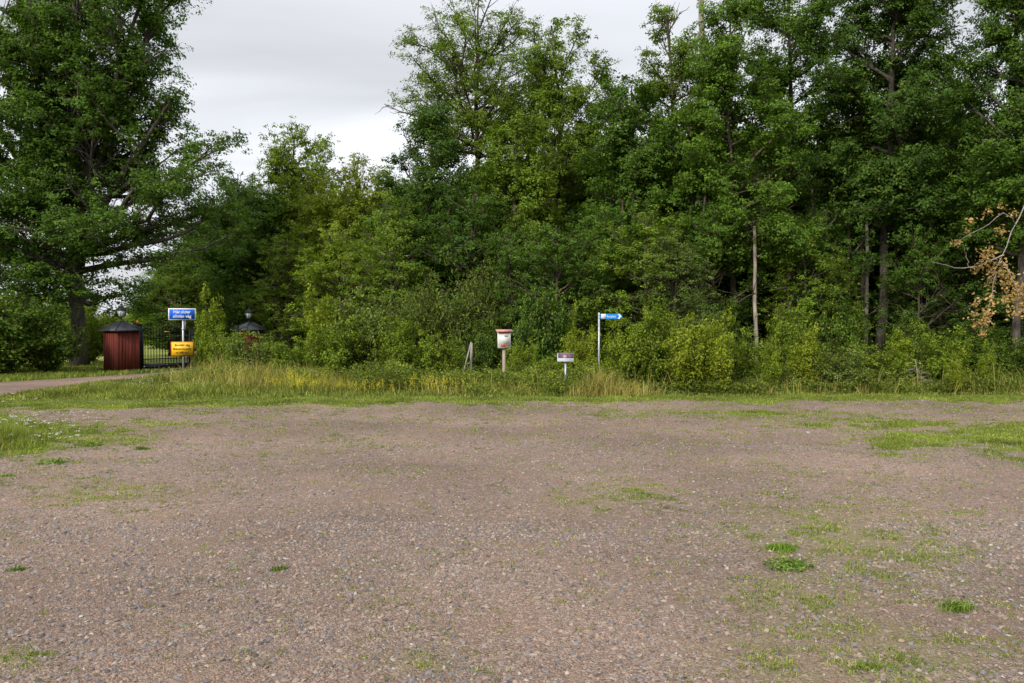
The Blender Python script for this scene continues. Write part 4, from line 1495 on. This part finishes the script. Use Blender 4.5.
text('lettering', 'allmän väg', 0.135, 'white', blue, (-0.02, -0.0335, zc - 0.066), width=0.54, bold=0.001)
zc = PZ(348.8, d)
f = MB()
f.box((-0.02, -0.02, zc), (21.4 * S1, 0.012, 14.6 * S1))
yp = f.build('yellow_plate', M['red'], sg)
f = MB()
f.box((-0.02, -0.029, zc), (21.4 * S1 - 0.05, 0.004, 14.6 * S1 - 0.05))
f.build('yellow_panel', M['yellow'], yp)
text('lettering', 'Enskild väg', 0.095, 'black', yp, (-0.02, -0.0335, zc + 0.115), width=0.44, bold=0.002)
text('lettering', 'Motorfordonstrafik', 0.080, 'black', yp, (-0.02, -0.0335, zc - 0.005), width=0.54, bold=0.002)
text('lettering', 'ej tillåten', 0.080, 'black', yp, (-0.02, -0.0335, zc - 0.12), width=0.38, bold=0.002)
mb = MB()
for z in (PZ(310.5, d), PZ(318, d), PZ(344, d), PZ(353, d), PZ(329, d)):
    mb.box((0, 0.03, z), (0.085, 0.075, 0.03))
mb.build('clamp', M['galv'], sg)

# ------------------------------------------------------------------ white box on wooden post
d = 20.5
S1 = d / FP
bx = thing('visitor_box', 'small white box with red bands and faded red roof on a wooden post', 'box', (PX(504, d), d, 0), R(6))
mb = MB()
mb.box((0, 0.03, PZ(349, d) / 2 - 0.05), (0.075, 0.06, PZ(349, d) + 0.10))
mb.build('post', M['wood_pink'], bx)
zt, zb = PZ(331.2, d), PZ(348, d)
w = 12.8 * S1
mb = MB()
mb.box((0, 0, (zt + zb) / 2), (w, 0.14, zt - zb))
mb.build('cabinet', M['white'], bx)
mb = MB()
mb.box((0, -0.0725, zt - 0.030), (w * 0.84, 0.004, 0.045))
mb.build('top_band', M['red'], bx)
mb = MB()
mb.box((-0.035, -0.0725, zb + 0.062), (w * 0.36, 0.004, 0.055))
mb.box((0.085, -0.0725, zb + 0.072), (w * 0.36, 0.004, 0.022))
mb.build('bottom_band', M['red'], bx)
mb = MB()
mb.box((0.052, -0.0725, zt - 0.125), (0.085, 0.004, 0.026))
mb.build('slot', M['black'], bx)
mb = MB()
mb.box((0, -0.01, zt + 0.022), (16.2 * S1, 0.26, 0.022), 0, R(7))
mb.box((0, -0.135, zt + 0.004), (16.2 * S1, 0.014, 0.05))
mb.build('roof', M['pinkred'], bx)
mb = MB()
mb.box((0, -0.071, (zt + zb) / 2 - 0.005), (w * 0.86, 0.002, (zt - zb) * 0.62))
mb.build('notice', simple('notice_paper', (0.60, 0.64, 0.60), 0.4), bx)

# ------------------------------------------------------------------ small lectern sign
d = 19.8
S1 = d / FP
lc = thing('info_lectern', 'low lectern sign with tilted picture panel on a metal post', 'sign', (PX(565.5, d), d, 0), R(-4))
mb = MB()
mb.tube([[0, 0.02, -0.1], [0, 0.02, PZ(359, d)]], 0.026, 8)
mb.build('post', M['galv'], lc, True)
zc = PZ(357.3, d)
rx = R(-38)
w = 16.4 * S1
hgt = 8.2 * S1 / math.cos(R(38))


def onpan(v, off=0.0):
    # local panel coordinates (v up the slope) to y, z
    return (math.sin(R(38)) * v - off * math.cos(R(38)), zc + math.cos(R(38)) * v + off * math.sin(R(38)))


def pan(name, cx, v, sw, sh, off, mat, parent):
    f = MB()
    y_, z_ = onpan(v, off)
    f.box((cx, y_, z_), (sw, 0.006, sh), 0, rx)
    return f.build(name, M[mat], parent)


M['panel_grey'] = simple('panel_edge', (0.45, 0.46, 0.50), 0.5)
p = pan('panel', 0, 0, w, hgt, 0, 'panel_grey', lc)
pan('photograph', 0.008, 0.046, w - 0.024, hgt * 0.56, 0.006, 'purple', p)
pan('picture', -0.01, 0.022, w * 0.2, hgt * 0.34, 0.011, 'rose', p)
f = MB()
for k in range(3):
    y_, z_ = onpan(-0.045 - 0.02 * k, 0.005)
    f.box((0, y_, z_), (w * 0.75, 0.003, 0.006), 0, rx)
f.build('text_lines', M['skyblue'], p)

# ------------------------------------------------------------------ blue arrow sign
d = 20.6
S1 = d / FP
ar = thing('arrow_sign', 'bright blue arrow sign pointing right on a thin metal post', 'sign', (PX(599, d), d, 0))
mb = MB()
mb.tube([[0, 0, -0.1], [0, 0, PZ(312.6, d)]], 0.026, 10)
mb.build('pole', M['galv'], ar, True)
zc = PZ(316.4, d)
h2 = 2.7 * S1
x0, x1, x2 = 1.2 * S1, 21.5 * S1, 23.6 * S1


def prism(name, out, y0, y1, mat, parent):
    n = len(out)
    me = bpy.data.meshes.new(name)
    me.from_pydata([(x, y0, z) for x, z in out] + [(x, y1, z) for x, z in out], [],
                   [list(range(n)), list(range(2 * n - 1, n - 1, -1))] + [[i, (i + 1) % n + 0, (i + 1) % n + n, i + n] for i in range(n)])
    me.materials.append(M[mat])
    o = bpy.data.objects.new(name, me)
    C.objects.link(o)
    o.parent = parent
    return o


pl = prism('arrow_plate', [(x0, zc - h2), (x1 - 0.02, zc - h2), (x2, zc), (x1 - 0.02, zc + h2), (x0, zc + h2)], -0.006, 0.006, 'blue2', ar)
prism('chevron', [(x1 - 0.075, zc - h2 * 0.85), (x1 - 0.025, zc - h2 * 0.85), (x2 - 0.03, zc), (x1 - 0.025, zc + h2 * 0.85), (x1 - 0.075, zc + h2 * 0.85), (x2 - 0.085, zc)], -0.010, -0.0065, 'white', pl)
f = MB()
f.box((x0 + 0.085, -0.008, zc), (0.125, 0.004, h2 * 1.75))
pc = f.build('pictogram', M['white'], pl)
f = MB()
f.tube([[x0 + 0.06, -0.011, zc - 0.04], [x0 + 0.08, -0.011, zc + 0.02], [x0 + 0.11, -0.011, zc + 0.035]], 0.006, 5)
f.box((x0 + 0.09, -0.0115, zc - 0.045), (0.08, 0.003, 0.012))
f.build('symbol', M['skyblue'], pc)
text('lettering', 'Rastplats', 0.085, 'white', pl, (x0 + 0.285, -0.0085, zc), width=0.225, bold=0.0)
mb = MB()
for z in (zc - 0.04, zc + 0.04):
    mb.box((0.012, 0, z), (0.06, 0.06, 0.014))
mb.build('clamp', M['galv'], ar)

# ------------------------------------------------------------------ gate pillars
P1 = np.array([PX(121.5, 29.3), 29.3])
P2 = np.array([PX(249, 34.0), 34.0])
u = (P2 - P1) / np.linalg.norm(P2 - P1)
GA = math.atan2(u[1], u[0])


def pillar(label, P, seed):
    t = thing('gate_pillar', label, 'pillar', (P[0], P[1], 0), GA)
    rg = random.Random(seed)
    W = 0.85
    H = 1.50
    mb = MB()
    mb.box((0, 0, H / 2 - 0.05), (W - 0.06, W - 0.06, H + 0.1))
    nb = 7
    bw = W / nb
    for s in range(4):
        a = s * math.pi / 2
        for k in range(nb):
            off = -W / 2 + bw * (k + 0.5)
            dep = W / 2 - 0.014 + rg.uniform(-0.002, 0.004)
            cx = math.cos(a) * dep - math.sin(a) * off
            cy = math.sin(a) * dep + math.cos(a) * off
            mb.box((cx, cy, H / 2 + rg.uniform(-0.006, 0.006)), (0.024, bw - 0.010, H - 0.04), a)
        for k in range(nb + 1):
            off = -W / 2 + bw * k
            off = max(-W / 2 + 0.02, min(W / 2 - 0.02, off))
            dep = W / 2 + 0.010
            cx = math.cos(a) * dep - math.sin(a) * off
            cy = math.sin(a) * dep + math.cos(a) * off
            mb.box((cx, cy, H / 2), (0.020, 0.035, H - 0.05), a)
    mb.build('cladding', M['falu'], t)
    mb = MB()
    e = W / 2 + 0.13
    n = 4
    pts = np.array([[-e, -e, H - 0.02], [e, -e, H - 0.02], [e, e, H - 0.02], [-e, e, H - 0.02], [-e, -e, H + 0.03], [e, -e, H + 0.03], [e, e, H + 0.03], [-e, e, H + 0.03],
                    [-0.07, -0.07, H + 0.34], [0.07, -0.07, H + 0.34], [0.07, 0.07, H + 0.34], [-0.07, 0.07, H + 0.34]])
    mb.add(pts, [[0, 3, 2, 1], [0, 1, 5, 4], [1, 2, 6, 5], [2, 3, 7, 6], [3, 0, 4, 7], [4, 5, 9, 8], [5, 6, 10, 9], [6, 7, 11, 10], [7, 4, 8, 11], [8, 9, 10, 11]])
    for sx, sy in ((1, 1), (1, -1), (-1, 1), (-1, -1)):
        mb.tube([[sx * e, sy * e, H + 0.035], [sx * 0.07, sy * 0.07, H + 0.345]], 0.018, 5)
    mb.build('roof', M['roof'], t)
    return t, H + 0.34


def lantern(label, P, z):
    t = thing('lantern', label, 'lantern', (P[0], P[1], z - 0.004), GA)
    mb = MB()
    mb.tube([[0, 0, 0], [0, 0, 0.03], [0, 0, 0.05], [0, 0, 0.16]], [0.07, 0.06, 0.022, 0.022], 8)
    mb.build('stand', M['iron'], t)
    z0, z1, a, b = 0.17, 0.42, 0.065, 0.115
    g = MB()
    q = [[0, 1, 5, 4], [1, 2, 6, 5], [2, 3, 7, 6], [3, 0, 4, 7], [4, 5, 6, 7], [0, 3, 2, 1]]
    c = 0.95
    g.add([[-a * c, -a * c, z0], [a * c, -a * c, z0], [a * c, a * c, z0], [-a * c, a * c, z0], [-b * c, -b * c, z1], [b * c, -b * c, z1], [b * c, b * c, z1], [-b * c, b * c, z1]], q)
    g.build('glass', M['glass'], t)
    mb = MB()
    for sx, sy in ((1, 1), (1, -1), (-1, 1), (-1, -1)):
        mb.tube([[sx * a, sy * a, z0], [sx * b, sy * b, z1]], 0.009, 5)
    mb.box((0, 0, z0 - 0.005), (0.15, 0.15, 0.02))
    mb.build('frame', M['iron'], t)
    mb = MB()
    mb.tube([[0, 0, z1], [0, 0, z1 + 0.03], [0, 0, z1 + 0.12], [0, 0, z1 + 0.15], [0, 0, z1 + 0.20], [0, 0, z1 + 0.25]], [0.175, 0.165, 0.07, 0.03, 0.025, 0.005], 8)
    mb.build('cap', M['iron'], t)


t1, zz = pillar('red boarded gate pillar with black pyramid roof, fully visible left of the gate', P1, 1)
lantern('black lantern on the roof of the fully visible gate pillar', P1, zz)
t2, zz = pillar('far red gate pillar half hidden behind green bushes', P2, 2)
lantern('black lantern on the roof of the half hidden far gate pillar', P2, zz)

# gate
Lg = float(np.linalg.norm(P2 - P1))
gt = thing('iron_gate', 'black iron double gate of upright bars between the red pillars', 'gate', (P1[0], P1[1], 0), GA)
mb = MB()
mb.box((0.62, 0, 0.86), (0.22, 0.22, 1.72))
mb.box((0.62, 0, 1.735), (0.26, 0.26, 0.03))
mb.build('gate_post', M['iron'], gt)
mb = MB()
mb.box((Lg - 0.64, 0, 0.86), (0.16, 0.16, 1.72))
mb.build('gate_post', M['iron'], gt)
a0, a1 = 0.80, Lg - 0.74
mid = (a0 + a1) / 2
for (s, e) in ((a0, mid - 0.03), (mid + 0.03, a1)):
    mb = MB()
    for z, hgt_ in ((1.46, 0.035), (1.24, 0.035), (0.42, 0.035), (0.14, 0.20)):
        mb.box(((s + e) / 2, 0, z), (e - s, 0.045, hgt_))
    for xx_ in (s + 0.025, e - 0.025):
        mb.box((xx_, 0, 0.84), (0.055, 0.055, 1.48))
    n = int((e - s) / 0.118)
    for k in range(1, n):
        xx_ = s + (e - s) * k / n
        mb.tube([[xx_, 0, 0.12], [xx_, 0, 1.58], [xx_, 0, 1.60], [xx_, 0, 1.68]], [0.013, 0.013, 0.022, 0.003], 5)
    lf_ = mb.build('gate_leaf', M['iron'], gt)
    mb = MB()
    mb.box(((s + e) / 2, -0.03, 1.46), (0.20, 0.008, 0.03))
    mb.build('reflector', M['yellow'], lf_)
# amber beacon on the near gate post
t = thing('beacon_lamp', 'small amber beacon on top of the black gate post', 'lamp', (P1[0] + u[0] * 0.62, P1[1] + u[1] * 0.62, 1.75), GA)
mb = MB()
mb.tube([[0, 0, 0], [0, 0, 0.03], [0, 0, 0.031]], [0.055, 0.055, 0.04], 10)
mb.build('base', M['black'], t)
mb = MB()
mb.tube([[0, 0, 0.031], [0, 0, 0.09], [0, 0, 0.12], [0, 0, 0.135]], [0.05, 0.05, 0.035, 0.005], 10)
mb.build('lens', M['orange'], t, True)

# ------------------------------------------------------------------ world, sun, camera
sc = bpy.context.scene
w = bpy.data.worlds.new('World')
sc.world = w
w.use_nodes = True
nt = w.node_tree
L = nt.links.new
bg = nt.nodes['Background']
SUN_EL, SUN_AZ = 33, 215       # azimuth of the sun counted from +Y clockwise
sky = N(nt, 'ShaderNodeTexSky', sky_type='NISHITA')
sky.sun_disc = False
sky.sun_elevation = R(SUN_EL)
sky.sun_rotation = R(SUN_AZ)
tc = N(nt, 'ShaderNodeTexCoord')
sp = N(nt, 'ShaderNodeSeparateXYZ')
L(tc.outputs['Generated'], sp.inputs[0])
ad = N(nt, 'ShaderNodeMath', operation='ADD')
ad.inputs[1].default_value = 0.10
mxz = N(nt, 'ShaderNodeMath', operation='MAXIMUM')
mxz.inputs[1].default_value = 0.0
L(sp.outputs[2], mxz.inputs[0])
L(mxz.outputs[0], ad.inputs[0])
dx = N(nt, 'ShaderNodeMath', operation='DIVIDE')
dy = N(nt, 'ShaderNodeMath', operation='DIVIDE')
L(sp.outputs[0], dx.inputs[0])
L(ad.outputs[0], dx.inputs[1])
L(sp.outputs[1], dy.inputs[0])
L(ad.outputs[0], dy.inputs[1])
cb = N(nt, 'ShaderNodeCombineXYZ')
L(dx.outputs[0], cb.inputs[0])
L(dy.outputs[0], cb.inputs[1])
mp = N(nt, 'ShaderNodeMapping')
mp.inputs['Scale'].default_value = (0.55, 0.95, 1)
mp.inputs['Location'].default_value = (1.3, 0.4, 0)
L(cb.outputs[0], mp.inputs[0])
nz = N(nt, 'ShaderNodeTexNoise')
nz.inputs['Scale'].default_value = 1.0
nz.inputs['Detail'].default_value = 5
nz.inputs['Roughness'].default_value = 0.42
nz.inputs['Distortion'].default_value = 0.8
L(mp.outputs[0], nz.inputs['Vector'])
# lighter band low in the sky, greyer above, bright overhead
rp = N(nt, 'ShaderNodeValToRGB')
e = rp.color_ramp.elements
e[0].position = 0.0
e[0].color = (0.62, 0.62, 0.62, 1)
e[1].position = 1.0
e[1].color = (1.25, 1.25, 1.25, 1)
for p_, c_ in ((0.14, 0.70), (0.19, 0.80), (0.235, 0.70), (0.27, 0.63), (0.31, 0.61), (0.36, 0.59), (0.45, 0.66), (0.6, 1.0)):
    k = e.new(p_)
    k.color = (c_, c_, c_, 1)
L(sp.outputs[2], rp.inputs[0])
nm = N(nt, 'ShaderNodeMapRange')
nm.inputs['From Min'].default_value = 0.36
nm.inputs['From Max'].default_value = 0.64
nm.inputs['To Min'].default_value = 8.3
nm.inputs['To Max'].default_value = 11.6
L(nz.outputs[0], nm.inputs['Value'])
ml = N(nt, 'ShaderNodeVectorMath', operation='SCALE')
L(rp.outputs[0], ml.inputs[0])
L(nm.outputs[0], ml.inputs['Scale'])
tint = N(nt, 'ShaderNodeVectorMath', operation='MULTIPLY')
L(ml.outputs[0], tint.inputs[0])
tint.inputs[1].default_value = (0.97, 0.99, 1.04)
mx = N(nt, 'ShaderNodeMix', data_type='RGBA')
mx.inputs[0].default_value = 0.92
L(sky.outputs[0], mx.inputs[6])
L(tint.outputs[0], mx.inputs[7])
L(mx.outputs[2], bg.inputs[0])
bg.inputs[1].default_value = 0.1

sl = bpy.data.lights.new('sun', 'SUN')
sl.energy = 2.7
sl.angle = R(12)
sl.color = (1.0, 0.94, 0.86)
so = bpy.data.objects.new('sun', sl)
C.objects.link(so)
dirv = Vector((math.sin(R(SUN_AZ)) * math.cos(R(SUN_EL)), math.cos(R(SUN_AZ)) * math.cos(R(SUN_EL)), math.sin(R(SUN_EL))))
so.rotation_euler = dirv.to_track_quat('Z', 'Y').to_euler()
so.location = (0, 0, 30)

cam = bpy.data.cameras.new('camera')
cam.lens = FP / 1024 * 36
cam.sensor_width = 36
cam.clip_end = 3000
co = bpy.data.objects.new('camera', cam)
C.objects.link(co)
co.location = (0, 0, EYE)
co.rotation_euler = (R(90) - math.atan((341.5 - HZ) / FP), 0, 0)
sc.camera = co

sc.view_settings.view_transform = 'Standard'
sc.view_settings.look = 'None'
sc.view_settings.gamma = 1
sc.view_settings.exposure = 0.5
sc.render.engine = 'CYCLES'
cy = sc.cycles
cy.max_bounces = 5
cy.diffuse_bounces = 3
cy.glossy_bounces = 2
cy.transmission_bounces = 3
cy.use_denoising = True
cy.use_adaptive_sampling = True
cy.adaptive_threshold = 0.02
cy.caustics_reflective = False
cy.caustics_refractive = False
sc.render.use_persistent_data = False
